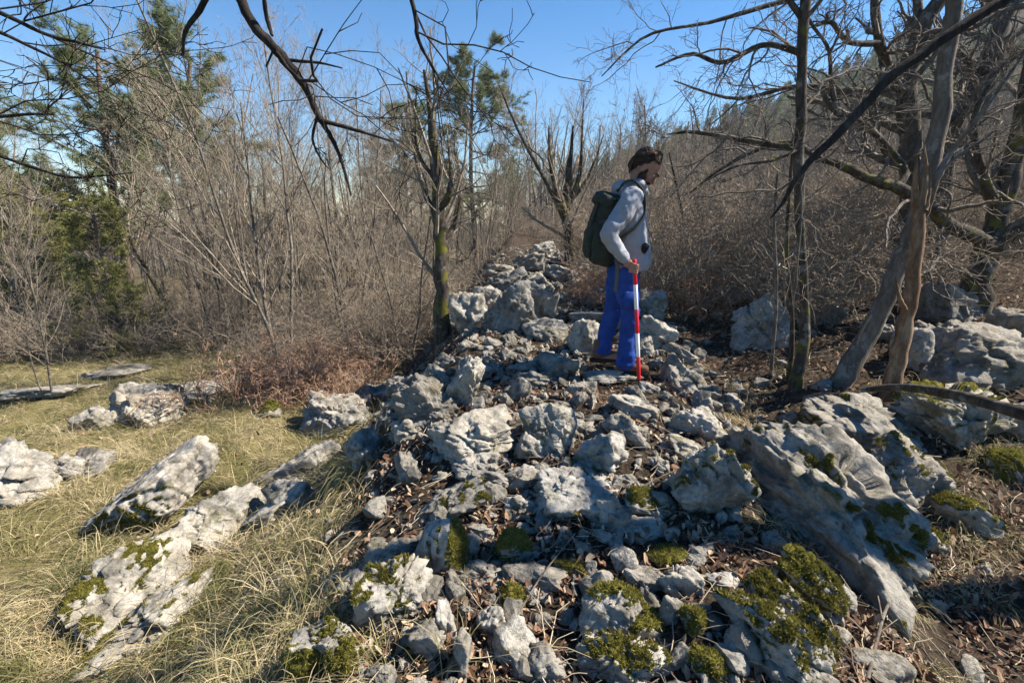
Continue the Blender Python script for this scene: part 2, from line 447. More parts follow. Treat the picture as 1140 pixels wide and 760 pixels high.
def slab(A, B, wid, hh, style, col, label, ref=None, moss=None, roll=0, sub=6, name='boulder', up=.0, off=.0, pit=0):
    """a long stone lying along the ground between two points of the photo"""
    _seed[0] += 1; sd = _seed[0]
    a, b = ground_hit(*A), ground_hit(*B)
    L = np.linalg.norm(b - a)
    P, Q = rock_shape(sd, (L * 1.05, wid, hh), sub, style)
    ex = (b - a) / L; ez = np.array((0, 0, 1.)) ; ey = np.cross(ez, ex); ey /= np.linalg.norm(ey); ez = np.cross(ex, ey)
    rm = np.array(Matrix.Rotation(R(roll), 3, 'X'))
    V = (P @ rm.T) @ np.stack([ex, ey, ez])
    mid = (a + b) / 2 + ez * (hh * .18 + up) + ey * off
    o = put(name, mesh_np(name, V, Q, mat_of(col)), None, tuple(mid))
    tag(o, label, 'boulder')
    if moss: moss_on(o, V, Q, sd, moss[0], moss[1], .012, 4500)
    for t in (-.35, 0, .35): ROCKS.append((o, mid[0] + ex[0] * L * t, mid[1] + ex[1] * L * t, max(wid * .55, L * .17)))
    if ref: LAND.append(((A[0] + B[0]) / 2, (A[1] + B[1]) / 2, ref))
    return o

UPV = (0, 0, 1); CAMV = (-.1, -.8, .55); LEFTV = (-.5, -.5, .5)
G_R = 'limestone blocks of the collapsed wall'
# --- left meadow
big_rock(14, 530, 112, 74, 8, 'block', 'p', 'smooth pale boulder cut off by the left edge of the photo', 'the smooth pale boulder')
big_rock(100, 517, 52, 28, 5, 'craggy', 'g', 'low pale rock just right of the smooth boulder at the left edge')
big_rock(165, 553, 132, 78, 26, 'pitted', 'g', 'deeply pitted boulder with water worn grooves standing in the grass', 'the pitted boulder', ((-.2, -.9, -.45), .22), sub=6)
big_rock(158, 455, 72, 54, 0, 'craggy', 'g', 'rounded boulder with dark vertical streaks in the meadow under red brush', 'the streaked boulder', sub=6)
big_rock(216, 440, 72, 30, 0, 'flat', 'g', 'flat outcrop half covered by red brush, right of the streaked boulder')
big_rock(107, 470, 32, 28, 10, 'block', 'g', 'small block leaning on the left side of the streaked boulder', name='rock')
big_rock(58, 436, 80, 24, 6, 'flat', 'g', 'long low outcrop at the wood edge, far left')
big_rock(128, 415, 60, 18, 4, 'flat', 'g', 'grey ledge at the wood edge behind the streaked boulder')
big_rock(301, 458, 22, 20, 0, 'round', 'g', 'small stone under bright moss alone in the meadow', None, (UPV, .85), name='rock')
big_rock(72, 522, 34, 26, 0, 'craggy', 'p', 'little crag between the smooth boulder and the low pale rock', name='rock')
# --- long outcrop, lower left
slab((208, 612), (296, 556), .44, .20, 'block', 'g', 'broad bluish slab at the upper end of the lower left outcrop', 'the bluish outcrop slab', None, 18)
slab((76, 712), (214, 618), .42, .19, 'craggy', 'g', 'long layered slab dipping to the lower left corner', 'the layered slab', ((0, -.2, 1), .12), 22)
slab((92, 764), (226, 640), .30, .16, 'craggy', 'g', 'pale ragged strip of rock in front of the layered slab', 'the ragged pale strip', ((0, 0, 1), .18), 0)
big_rock(325, 556, 58, 42, 20, 'block', 'g', 'bluish block with a cracked face at the foot of the wall edge')
big_rock(330, 528, 58, 38, 25, 'block', 'p', 'slanting block continuing the outcrop up to the wall edge')
big_rock(300, 572, 60, 34, 25, 'flat', 'g', 'thin tilted plate lying between two bluish outcrop blocks')
# --- left edge of the ridge
big_rock(378, 466, 72, 56, 0, 'craggy', 'p', 'craggy pale knob on the left shoulder of the wall', 'the craggy pale knob', sub=6)
big_rock(358, 506, 46, 28, 0, 'block', 'g', 'square block directly under the craggy pale knob', name='rock')
big_rock(405, 505, 36, 40, 30, 'craggy', 'g', 'jagged stone right of the craggy pale knob', name='rock')
big_rock(418, 440, 40, 28, 0, 'block', 'g', 'grey block left of the mossy tree foot', name='rock')
big_rock(447, 432, 32, 24, 0, 'craggy', 'g', 'weathered stone in front of the mossy tree foot', name='rock')
big_rock(390, 425, 28, 18, 0, 'flat', 'p', 'flat pale stone among grass left of the mossy tree', name='rock')
# --- ridge middle
big_rock(518, 430, 34, 62, -16, 'wedge', 'g', 'tall narrow slab leaning right on the ridge', 'the tall leaning slab', sub=6)
big_rock(476, 456, 54, 66, 35, 'block', 'd', 'dark steep block left of the tall leaning slab', 'the dark steep block', sub=6)
big_rock(456, 480, 34, 32, 30, 'block', 'd', 'small dark block below the dark steep block', name='rock')
big_rock(531, 492, 92, 56, 6, 'block', 'g', 'broad rounded grey boulder in the middle of the rubble', 'the broad grey boulder', sub=6)
big_rock(613, 481, 58, 56, 10, 'block', 'g', 'bulky faceted boulder left of the foot of the pole', 'the bulky boulder', sub=6)
big_rock(592, 502, 32, 28, -30, 'wedge', 'g', 'wedge propped against the bulky boulder', name='rock')
big_rock(536, 529, 68, 36, -14, 'flat', 'p', 'sunlit flat stone lying in front of the broad grey boulder', 'the sunlit flat stone', sub=6)
big_rock(500, 562, 88, 40, 28, 'flat', 'g', 'sloping grey plate rising to the right below the sunlit flat stone', 'the sloping grey plate', ((.6, -.2, .6), .2), sub=6)
big_rock(642, 551, 92, 58, -8, 'flat', 'p', 'large bright plate with a bowed edge in the centre foreground', 'the large bright plate', ((.9, -.3, .2), .22), sub=6)
big_rock(585, 535, 34, 26, 10, 'wedge', 'p', 'pale triangular stone left of the large bright plate', name='rock')
big_rock(580, 565, 34, 26, 0, 'craggy', 'p', 'crumbled white stone under the left tip of the large bright plate', name='rock')
big_rock(672, 512, 52, 46, -35, 'craggy', 'p', 'creviced pale stone above the large bright plate', 'the creviced pale stone')
big_rock(680, 572, 30, 36, 0, 'block', 'g', 'upright grey block at the right end of the large bright plate', name='rock')
big_rock(722, 561, 62, 34, -20, 'flat', 'p', 'mossy topped flat stone right of the large bright plate', 'the mossy topped flat stone', (UPV, .35))
big_rock(716, 592, 46, 22, 0, 'craggy', 'g', 'cracked row of small blocks under the mossy topped flat stone', name='rock')
big_rock(487, 614, 58, 72, 8, 'round', 'p', 'pear shaped boulder with a moss patch on its right flank', 'the pear shaped boulder', ((.8, -.4, .3), .34), sub=6)
big_rock(523, 612, 20, 28, 0, 'block', 'g', 'little block touching the right side of the pear shaped boulder', name='rock')
big_rock(537, 594, 28, 24, 0, 'block', 'g', 'grey cube like stone right above the pear shaped boulder', name='rock')
big_rock(443, 669, 82, 78, -12, 'block', 'p', 'cracked pale block with two split faces in the lower left foreground', 'the cracked pale block', ((-.3, -.1, 1), .12), sub=6)
big_rock(476, 718, 36, 46, 20, 'wedge', 'g', 'triangular slab standing below the cracked pale block', name='rock')
big_rock(498, 692, 18, 46, 4, 'block', 'p', 'narrow upright stone right of the cracked pale block', name='rock')
big_rock(546, 694, 28, 34, -6, 'wedge', 'g', 'grey arrowhead shaped stone alone in the leaf litter', 'the arrowhead stone', name='rock')
big_rock(516, 738, 20, 52, 2, 'block', 'g', 'narrow block on end at the bottom of the photo', name='rock')
big_rock(606, 746, 40, 44, 30, 'wedge', 'g', 'pointed slab cut by the bottom edge of the photo', 'the pointed bottom slab', name='rock')
big_rock(686, 682, 84, 72, -14, 'round', 'p', 'moss capped round boulder in the lower centre', 'the moss capped boulder', ((.2, -.1, 1), .36), sub=6)
big_rock(695, 738, 104, 58, 0, 'craggy', 'p', 'broken white boulder with moss cover at the bottom edge', 'the broken white boulder', ((0, -.3, .9), .28), sub=6)
big_rock(372, 735, 72, 78, 20, 'block', 'p', 'block with dark moss face in the lower left corner of the rubble', 'the dark moss block', ((.3, -.8, .5), .42), sub=6)
big_rock(572, 612, 40, 42, 0, 'round', 'd', 'round stone wholly grown over by moss in the centre foreground', 'the moss ball stone', (UPV, 1.0), name='rock')
big_rock(570, 668, 32, 30, -10, 'round', 'd', 'low moss cushion stone above the arrowhead stone', None, (UPV, .95), name='rock')
big_rock(640, 634, 44, 18, 0, 'round', 'd', 'flat moss cushion stone left of the cracked row', None, (UPV, .8), name='rock')
big_rock(745, 620, 46, 26, 0, 'round', 'd', 'moss cushion stone beside the root of the left slab half', None, (UPV, .75), name='rock')
# --- ridge behind, round the man
big_rock(704, 455, 54, 28, -16, 'wedge', 'g', 'big wedge lying right in front of the pole tip', 'the wedge by the pole')
big_rock(622, 413, 52, 34, -8, 'wedge', 'g', 'flat topped wedge left of the boots', 'the flat topped wedge')
big_rock(590, 424, 40, 26, 10, 'block', 'd', 'dark block left of the flat topped wedge', name='rock')
big_rock(650, 381, 36, 44, 6, 'block', 'g', 'upright grey block behind the left boot', 'the upright grey block')
big_rock(608, 369, 48, 26, 0, 'flat', 'p', 'flat sunlit block behind the tall leaning slab, with a dark hollow', 'the flat sunlit block')
big_rock(570, 352, 52, 56, 14, 'craggy', 'p', 'large fluted crag of the old wall', 'the fluted crag', sub=6)
big_rock(600, 345, 34, 46, -10, 'craggy', 'g', 'narrow crag right of the fluted crag')
big_rock(522, 352, 40, 40, 0, 'craggy', 'g', 'crag at the left end of the standing wall', 'the left crag')
big_rock(514, 333, 34, 18, 0, 'flat', 'p', 'flat capstone left on the standing wall', name='rock')
big_rock(546, 336, 34, 28, 0, 'block', 'g', 'block in the standing wall between two crags', name='rock')
big_rock(566, 318, 46, 26, 10, 'craggy', 'p', 'pale crag on top of the standing wall', 'the pale wall crag')
big_rock(598, 320, 34, 26, 0, 'block', 'g', 'block behind the narrow crag', name='rock')
big_rock(586, 298, 40, 22, 14, 'craggy', 'g', 'rough block at the far end of the wall')
big_rock(605, 284, 34, 20, 0, 'craggy', 'p', 'highest farthest block of the wall', 'the farthest wall block')
big_rock(556, 305, 30, 18, 0, 'block', 'g', 'left block at the far end of the wall', name='rock')
big_rock(622, 306, 28, 20, 0, 'block', 'g', 'block left of the lichen covered fork tree', name='rock')
big_rock(655, 354, 44, 18, 4, 'flat', 'p', 'thin pale slab behind the man, left of his knees', name='rock')
big_rock(668, 334, 30, 26, 0, 'round', 'g', 'round stone behind the trousers, left side', name='rock')
big_rock(722, 345, 30, 40, -20, 'wedge', 'g', 'pointed slab behind the trousers, right side', 'the pointed slab behind the man')
big_rock(728, 376, 46, 36, -30, 'craggy', 'p', 'pale ragged rock right of the pole', 'the ragged rock by the pole')
big_rock(752, 393, 44, 20, -24, 'flat', 'g', 'flat stone sloping to the right, right of the ragged rock', name='rock')
big_rock(752, 416, 28, 32, -14, 'block', 'g', 'upright block right of the pole tip', name='rock')
big_rock(468, 378, 26, 18, 0, 'block', 'g', 'small block behind the mossy tree foot', name='rock')
big_rock(440, 378, 30, 24, 0, 'craggy', 'g', 'grey crag left behind the mossy tree', name='rock')
# --- right of the ridge
slab((806, 492), (1008, 684), .52, .50, 'fluted', 'g', 'huge long slab sloping down to the lower right, fluted top', 'the huge sloping slab', ((-.3, -.6, .3), .06), 12, up=-.04, off=.06)
big_rock(795, 540, 84, 92, 30, 'block', 'd', 'dark split block against the left side of the huge sloping slab', 'the dark split block', (UPV, .15), sub=6)
big_rock(836, 512, 42, 36, -30, 'craggy', 'p', 'pale chunk stuck in the gap of the huge sloping slab')
big_rock(775, 476, 52, 40, -24, 'craggy', 'g', 'cracked stone at the upper end of the huge sloping slab', 'the cracked upper stone')
big_rock(762, 500, 40, 26, -20, 'block', 'g', 'angled block below the cracked upper stone', name='rock')
slab((866, 632), (936, 690), .15, .22, 'wedge', 'p', 'tilted slab with thick moss back under the huge sloping slab', 'the thick mossed slab', ((-.5, -.3, .9), .50), 30)
slab((838, 652), (934, 752), .13, .17, 'block', 'p', 'long narrow slab with moss strip, between two mossed slabs', 'the narrow moss strip slab', ((-.2, -.1, 1), .34), 20)
slab((812, 668), (905, 770), .16, .22, 'block', 'p', 'foremost mossed slab with a bare pale side', 'the foremost mossed slab', ((.25, 0, 1), .30), 26)
big_rock(757, 652, 40, 36, 0, 'craggy', 'p', 'crumbly pale stone in the leaf litter left of the mossed slabs', name='rock')
big_rock(806, 652, 38, 20, 0, 'flat', 'p', 'flat white stone above the mossed slabs', 'the flat white stone', name='rock')
big_rock(748, 682, 26, 32, 0, 'block', 'g', 'small grey block right of the moss capped boulder', name='rock')
big_rock(776, 694, 30, 34, 0, 'round', 'd', 'stone under dark moss left of the foremost mossed slab', None, (UPV, .9), name='rock')
big_rock(793, 742, 50, 34, -20, 'round', 'd', 'mossy lump at the bottom edge left of the foremost mossed slab', None, (UPV, .8), name='rock')
big_rock(955, 477, 124, 64, -4, 'block', 'g', 'big grey block with a notch, in front of the fallen trunk', 'the notched block', ((-.7, -.6, 0), .18), sub=6)
big_rock(1000, 541, 86, 88, 12, 'block', 'g', 'massive upright block right of the huge sloping slab', 'the massive block', ((.5, -.1, .9), .16), sub=6)
big_rock(1056, 468, 88, 64, 0, 'craggy', 'g', 'dark crag with mossy head under the fallen trunk', 'the mossy headed crag', ((0, -.1, 1), .40), sub=6)
big_rock(1070, 575, 60, 46, -30, 'round', 'd', 'low mossy rock right of the massive block', None, (UPV, .5))
big_rock(1040, 605, 34, 24, -30, 'flat', 'd', 'sunken stone in the grass below the massive block', None, (UPV, .3), name='rock')
big_rock(1134, 478, 30, 50, 0, 'round', 'g', 'pale rounded rock cut by the right edge under the fallen trunk')
big_rock(1132, 525, 60, 40, 0, 'round', 'd', 'moss covered mound cut by the right edge', None, (UPV, .7))
big_rock(1078, 405, 128, 74, -6, 'craggy', 'd', 'wide shaded outcrop behind the fallen trunk', 'the shaded outcrop', sub=6)
big_rock(1048, 345, 66, 44, -10, 'block', 'g', 'block on top of the shaded outcrop, left', 'the block on the outcrop')
big_rock(1116, 372, 60, 50, 0, 'craggy', 'd', 'dark crag on top of the shaded outcrop, right')
big_rock(1020, 395, 44, 50, 0, 'round', 'd', 'rounded dark rock behind the broken dead trunk')
big_rock(848, 364, 68, 58, -8, 'craggy', 'p', 'lone pale boulder among the brush right of the man', 'the lone pale boulder', sub=6)
big_rock(922, 352, 30, 24, 0, 'block', 'd', 'dark block right behind the slim upright trunk', name='rock')
big_rock(980, 372, 40, 26, -20, 'flat', 'g', 'flat rock between the leaning trunk and the dead trunk', name='rock')
big_rock(760, 420, 44, 28, -20, 'block', 'g', 'block on the right shoulder of the ridge', name='rock')
big_rock(790, 440, 30, 20, 0, 'flat', 'g', 'flat stone at the right foot of the ridge', name='rock')

big_rock(684, 418, 74, 22, 0, 'flat', 'g', "flat grey stone right under the man's boots", 'the flat stone under the boots', sub=5)
# --- smaller rubble: individual stones
PROT = []
for k in range(18):
    st = ['block', 'wedge', 'flat', 'craggy', 'block', 'round'][k % 6]
    P, Q = rock_shape(900 + k, (1, rnd.uniform(.65, .95), rnd.uniform(.5, .8)), 4, st)
    PROT.append([mesh_np('rock', P, Q, mt) for mt in (M_ROCK, M_PALE, M_DARK)])
RUB = []             # (obj, desc)
def free(x, y, r, f=.75):
    return all((x - a) ** 2 + (y - b) ** 2 > (f * (r + c)) ** 2 for _, a, b, c in ROCKS)
def rubble(x, y, s, moss=0):
    k = rnd.randrange(len(PROT)); ci = rnd.choices((0, 1, 2), (5, 3, 2))[0]
    z = hg1(x, y)
    o = put('rock', PROT[k][ci], None, (x, y, z + s * rnd.uniform(.02, .18)))
    o.scale = (s * rnd.uniform(.85, 1.25), s * rnd.uniform(.8, 1.1), s * rnd.uniform(.75, 1.15))
    o.rotation_euler = (rnd.gauss(0, .35), rnd.gauss(0, .35), rnd.uniform(0, 6.28))
    col = ('grey', 'pale', 'dark')[ci]; shp = ['angular', 'wedge shaped', 'flat', 'ragged', 'blocky', 'rounded'][k % 6]
    sz = 'small' if s < .12 else ('fist sized' if s < .16 else 'middling')
    tag(o, None, 'stone', 'loose stones of the collapsed wall')
    RUB.append((o, f'{sz} {col} {shp} stone'))
    ROCKS.append((o, x, y, s * .55))
n_r, tries = 0, 0
while n_r < 240 and tries < 14000:
    tries += 1
    if rnd.random() < .78:
        y = 1.05 + 7.5 * rnd.random() ** 1.8
        xr = float(np.interp(y, [0, 3.5, 11], [.12, .30, .55])); x = xr + rnd.gauss(.05, .55 + .05 * y)
    else:
        y = rnd.uniform(1.2, 5); x = rnd.uniform(-.4 - .25 * y, .9 + .45 * y)
    s = rnd.choice((.07, .09, .11, .13, .16, .2)) * rnd.uniform(.85, 1.15)
    if grassy(np.array([x]), np.array([y]))[0] > .5: continue
    if math.hypot(x - MAN[0], y - MAN[1]) < .3: continue
    if not free(x, y, s * .5, .8): continue
    q = proj((x, y, hg1(x, y)))
    if not q or not (-5 < q[0] < 1145 and q[1] < 775): continue
    rubble(x, y, s); n_r += 1

# --- gravel and chips (uncountable)
def scatter_mesh(name, protos, n, where, smin, smax, mat, label, cat):
    Vs, Qs, off = [], [], 0
    k = 0
    while k < n:
        x, y = where()
        if x is None: continue
        V, Q = protos[rnd.randrange(len(protos))]
        s = smin + (smax - smin) * rnd.random() ** 2.5
        M = np.array(Euler((rnd.gauss(0, .5), rnd.gauss(0, .5), rnd.uniform(0, 6.28))).to_matrix())
        Vs.append((V * s * np.array((rnd.uniform(.8, 1.3), 1, rnd.uniform(.6, 1.1)))) @ M.T + np.array((x, y, hg1(x, y) + s * .15)))
        Qs.append(Q + off); off += len(V); k += 1
    o = put(name, mesh_np(name, np.vstack(Vs), np.vstack(Qs), mat, False), None)
    return tag(o, label, cat, kind='stuff')
def on_ridge():
    y = .95 + 9 * rnd.random() ** 1.7
    xr = float(np.interp(y, [0, 3.5, 11], [.12, .30, .55])); x = xr + rnd.gauss(.05, .6 + .05 * y)
    if rnd.random() < grassy(np.array([x]), np.array([y]))[0]: return None, None
    if y < 1.9 and rnd.random() < .45: return None, None
    if abs(x - .84) < .24 and 3.0 < y < 3.75: return None, None
    return x, y
chips = [rock_shape(1200 + k, (1, rnd.uniform(.6, .9), rnd.uniform(.4, .8)), 2, ['block', 'wedge', 'flat'][k % 3]) for k in range(10)]
mids = [rock_shape(1300 + k, (1, rnd.uniform(.6, .9), rnd.uniform(.45, .8)), 3, ['block', 'wedge', 'flat', 'craggy'][k % 4]) for k in range(12)]
scatter_mesh('rubble', mids, 900, on_ridge, .05, .15, M_ROCK, 'small broken limestone packed between the larger stones', 'rubble')
scatter_mesh('gravel', chips, 3600, on_ridge, .012, .075, M_ROCK, 'grey limestone chips strewn between the larger stones', 'gravel')

# ------------------------------------------------------------------ leaves, twigs, grass
def hit_tops(x, y): return hgt(x, y)

def leaf_litter():
    n = 75000
    y = .8 + 8 * rng.random(n) ** 1.7; x = rng.uniform(-1, 1, n) * (1.1 * y + .5) + .25
    g = grassy(x, y); keep = rng.random(n) > np.clip(g * 1.1, 0, .86)
    q = np.stack([x, y, x * 0], -1); keep &= (fbm(q * 3, 3, 77) + .55) > rng.random(n) * .8
    x, y = x[keep], y[keep]; n = len(x)
    z = hgt(x, y) + rng.uniform(.002, .03, n)
    s = .006 + .016 * rng.random(n) ** 1.6
    az = rng.uniform(0, 6.28, n); ca, sa = np.cos(az), np.sin(az)
    tx, ty = rng.normal(0, .75, n), rng.normal(0, .75, n); cu = rng.uniform(-.6, 1.7, n)
    loc = np.array([(-1, 0, 0), (-.45, .5, .35), (.45, .42, .35), (1, 0, .1), (.45, -.42, .35), (-.45, -.5, .35), (0, 0, 0)])
    L = loc[None] * s[:, None, None]; L = np.repeat(L, 1, 0) if len(L) == n else L
    L = loc[None, :, :] * s[:, None, None]
    L[:, :, 2] *= cu[:, None]
    X = L[:, :, 0] * ca[:, None] - L[:, :, 1] * sa[:, None]; Y = L[:, :, 0] * sa[:, None] + L[:, :, 1] * ca[:, None]
    Z = L[:, :, 2] + X * tx[:, None] + Y * ty[:, None]
    V = np.stack([X + x[:, None], Y + y[:, None], Z + z[:, None]], -1).reshape(-1, 3)
    f = np.array([(0, 6, 2, 1), (6, 3, 2, 2), (0, 5, 4, 6), (6, 4, 3, 3)])
    t = np.array([(0, 6, 1), (1, 6, 2), (6, 3, 2), (0, 5, 6), (5, 4, 6), (4, 3, 6)])
    Q = (np.arange(n)[:, None, None] * 7 + t[None]).reshape(-1, 3)
    tag(put('leaf_litter', mesh_np('leaf_litter', V, Q, M_LEAF, False)), 'brown fallen leaves lying between the stones', 'leaf litter', kind='stuff')
leaf_litter()

def strips(root, d0, length, width, droop, nseg, n):
    """curved blades as strips: arrays (n,3) root and start direction"""
    pts = [root]; d = d0.copy(); p = root.copy()
    for k in range(nseg):
        d = d + droop * (k + 1) / nseg; d /= np.linalg.norm(d, axis=1)[:, None]
        p = p + d * (length / nseg)[:, None]; pts.append(p.copy())
    side = np.cross(d0, np.array((0, 0, 1.))) + rng.normal(0, .5, (n, 3)); side /= np.linalg.norm(side, axis=1)[:, None]
    V = []
    for k, q in enumerate(pts):
        w = width * (1 - (k / nseg) ** 1.5 * .9)
        V += [q - side * w[:, None], q + side * w[:, None]]
    V = np.stack(V, 1)
    b = np.arange(n)[:, None, None] * (2 * (nseg + 1))
    qd = np.array([(2 * k, 2 * k + 1, 2 * k + 3, 2 * k + 2) for k in range(nseg)])
    return V.reshape(-1, 3), (b + qd[None]).reshape(-1, 4)

def grass():
    # tussocks in the left meadow
    cs = []
    while len(cs) < 1050:
        y = .7 + 8.0 * rnd.random() ** 1.35; x = -rnd.uniform(.2, 1.15 * y + 1.2)
        if rnd.random() < float(grassy(np.array([x]), np.array([y]))[0]) ** 1.5:
            ok = all((x - a) ** 2 + (y - b) ** 2 > (c * .62) ** 2 for _, a, b, c in ROCKS[:14] if c > .1)
            if ok: cs.append((x, y, rnd.uniform(.45, 1.0) if rnd.random() < .65 else rnd.uniform(1.2, 1.75)))
    extra = 0
    while extra < 55:                                   # sparse tufts on the right
        y = rnd.uniform(1.2, 4); x = rnd.uniform(.95, 1.05 * y + .3)
        if rnd.random() < .3 + .7 * (x > 1.4): cs.append((x, y, .62)); extra += 1
    while extra < 85:
        px, py = rnd.choice(((900, 520), (935, 555), (1100, 540), (1110, 590), (330, 620), (345, 660), (470, 380), (430, 410), (1120, 520)))
        b = ground_hit(px + rnd.gauss(0, 18), py + rnd.gauss(0, 10)); cs.append((b[0], b[1], .85)); extra += 1
    cs = np.array(cs); per = 95
    n = len(cs) * per
    c = np.repeat(cs, per, 0)
    rad = .14 * c[:, 2] * np.sqrt(rng.random(n)); th = rng.uniform(0, 6.283, n)
    x = c[:, 0] + rad * np.cos(th); y = c[:, 1] + rad * np.sin(th)
    root = np.stack([x, y, hgt(x, y) - .01], -1)
    out = np.stack([np.cos(th), np.sin(th), 0 * th], -1) * (rad / .11)[:, None]
    flow = np.array((-.35, -.55, 0.)) + np.stack([.5 * vnoise(np.stack([x, y, x * 0], -1) * 1.3, 4), .5 * vnoise(np.stack([x, y, x * 0 + 9], -1) * 1.3, 5), 0 * x], -1)
    d0 = np.stack([0 * x, 0 * x, .55 + .5 * rng.random(n)], -1) + .55 * out + .35 * flow + rng.normal(0, .28, (n, 3))
    d0[:, 2] = np.abs(d0[:, 2]) + .12; d0 /= np.linalg.norm(d0, axis=1)[:, None]
    droop = np.stack([0 * x, 0 * x, -.55 - .4 * rng.random(n)], -1) + .28 * flow + .15 * out
    L = (.05 + .25 * rng.random(n) ** 1.6) * c[:, 2]
    V, Q = strips(root, d0, L, rng.uniform(.0011, .0027, n), droop, 5, n)
    zz = hgt(V[:, 0], V[:, 1]) + .004; V[:, 2] = np.maximum(V[:, 2], zz)
    tag(put('grass', mesh_np('grass', V, Q, M_GRASS)), 'long dry straw coloured grass lying in tussocks', 'grass', kind='stuff')
grass()

class Tubes:
    def __init__(self): self.lev = {}
    def add(self, pts, rad, sides, lev=0): self.lev.setdefault((lev, sides), []).append((pts, rad))
    def arrays(self, levs):
        Vs, Qs, off = [], [], 0
        for (lv, sd), lst in self.lev.items():
            if lv not in levs: continue
            byn = {}
            for p, r in lst: byn.setdefault(len(p), []).append((p, r))
            an = np.arange(sd) * 2 * math.pi / sd
            for n, it in byn.items():
                P = np.array([i[0] for i in it], float); Rr = np.array([i[1] for i in it], float)
                T = np.gradient(P, axis=1); T /= np.linalg.norm(T, axis=2)[:, :, None] + 1e-9
                T0 = T.mean(1); ref = np.where(np.abs(T0[:, 2:3]) > .8, np.array([[1., 0, 0]]), np.array([[0, 0, 1.]]))
                A = np.cross(T, ref[:, None, :]); A /= np.linalg.norm(A, axis=2)[:, :, None] + 1e-9
                B = np.cross(T, A)
                V = P[:, :, None, :] + Rr[:, :, None, None] * (np.cos(an)[None, None, :, None] * A[:, :, None, :] + np.sin(an)[None, None, :, None] * B[:, :, None, :])
                m = len(it); base = off + (np.arange(m)[:, None, None] * n + np.arange(n - 1)[None, :, None]) * sd
                j = np.arange(sd)[None, None, :]; j2 = (j + 1) % sd
                Qs.append(np.stack([base + j, base + j2, base + sd + j2, base + sd + j], -1).reshape(-1, 4))
                Vs.append(V.reshape(-1, 3)); off += m * n * sd
        if not Vs: return np.zeros((0, 3)), np.zeros((0, 4), int)
        return np.vstack(Vs), np.vstack(Qs)
    def mesh(self, name, levs, mat):
        V, Q = self.arrays(levs); return mesh_np(name, V, Q, mat)

def twig_litter():
    tb = Tubes()
    for k in range(4200):
        y = .9 + 5.5 * rnd.random() ** 1.5; x = .45 + rnd.uniform(-1, 1.1) * (.95 * y + .3)
        a = rnd.uniform(0, 6.28); L = rnd.uniform(.04, .3) * rnd.random() ** .5
        pts = []
        for t in (0, .33, .66, 1):
            xx = x + math.cos(a) * L * t; yy = y + math.sin(a) * L * t; a += rnd.gauss(0, .18)
            pts.append((xx, yy, 0))
        zz = hgt(np.array([p[0] for p in pts]), np.array([p[1] for p in pts])) + rnd.uniform(.005, .05)
        r = rnd.uniform(.0008, .0026)
        tb.add([(p[0], p[1], z) for p, z in zip(pts, zz)], [r, r * .9, r * .8, r * .5], 4)
    tag(put('twig_litter', tb.mesh('twig_litter', {0}, M_TWIGL)), 'thin broken twigs scattered on the ground', 'twigs', kind='stuff')
twig_litter()

# ------------------------------------------------------------------ trees
def unit(v):
    l = math.sqrt(v[0] ** 2 + v[1] ** 2 + v[2] ** 2) + 1e-9; return (v[0] / l, v[1] / l, v[2] / l)

def turn(d, ang, g):
    """a direction leaving d at an angle, any side"""
    r = (g.gauss(0, 1), g.gauss(0, 1), g.gauss(0, 1)); dt = r[0] * d[0] + r[1] * d[1] + r[2] * d[2]
    s = unit((r[0] - dt * d[0], r[1] - dt * d[1], r[2] - dt * d[2])); c, n = math.cos(ang), math.sin(ang)
    return unit((d[0] * c + s[0] * n, d[1] * c + s[1] * n, d[2] * c + s[2] * n))

class Par: pass
def par(nseg, nch, ratio, ang, jit, trop, start, sides, rr=.55, rmin=.0022, tip=.35):
    p = Par(); p.nseg, p.nch, p.ratio, p.ang, p.jit, p.trop, p.start, p.sides, p.rr, p.rmin, p.tip = nseg, nch, ratio, ang, jit, trop, start, sides, rr, rmin, tip
    return p

def along(pts, rad, t):
    k = min(int(t * (len(pts) - 1)), len(pts) - 2); f = t * (len(pts) - 1) - k
    a, b = pts[k], pts[k + 1]
    return (a[0] + (b[0] - a[0]) * f, a[1] + (b[1] - a[1]) * f, a[2] + (b[2] - a[2]) * f), unit((b[0] - a[0], b[1] - a[1], b[2] - a[2])), rad[k] + (rad[k + 1] - rad[k]) * f

def children(tb, pts, rad, L, lev, P, g, mul=1):
    if lev >= len(P.nch): return
    n = P.nch[lev] * mul; n = int(n) + (g.random() < n - int(n))
    for _ in range(n):
        t = P.start[lev] + (1 - P.start[lev]) * g.random()
        p, d, r = along(pts, rad, t)
        cd = turn(d, P.ang[lev] * g.uniform(.6, 1.35), g)
        cl = L * P.ratio[lev] * (1.15 - .6 * t) * g.uniform(.6, 1.3)
        grow(tb, p, cd, cl, max(r * P.rr * g.uniform(.7, 1.1), P.rmin), lev + 1, P, g)

def grow(tb, p, d, L, r, lev, P, g):
    n = P.nseg[lev]; pts = [p]; rad = [r]
    for i in range(n):
        j = P.jit[lev]
        d = unit((d[0] + g.gauss(0, j), d[1] + g.gauss(0, j), d[2] + g.gauss(0, j) + P.trop[lev]))
        p = (p[0] + d[0] * L / n, p[1] + d[1] * L / n, p[2] + d[2] * L / n)
        pts.append(p); rad.append(max(r * (1 - (1 - P.tip) * (i + 1) / n), P.rmin * .7))
    tb.add(pts, rad, P.sides[lev], lev)
    children(tb, pts, rad, L, lev, P, g)
    return pts, rad

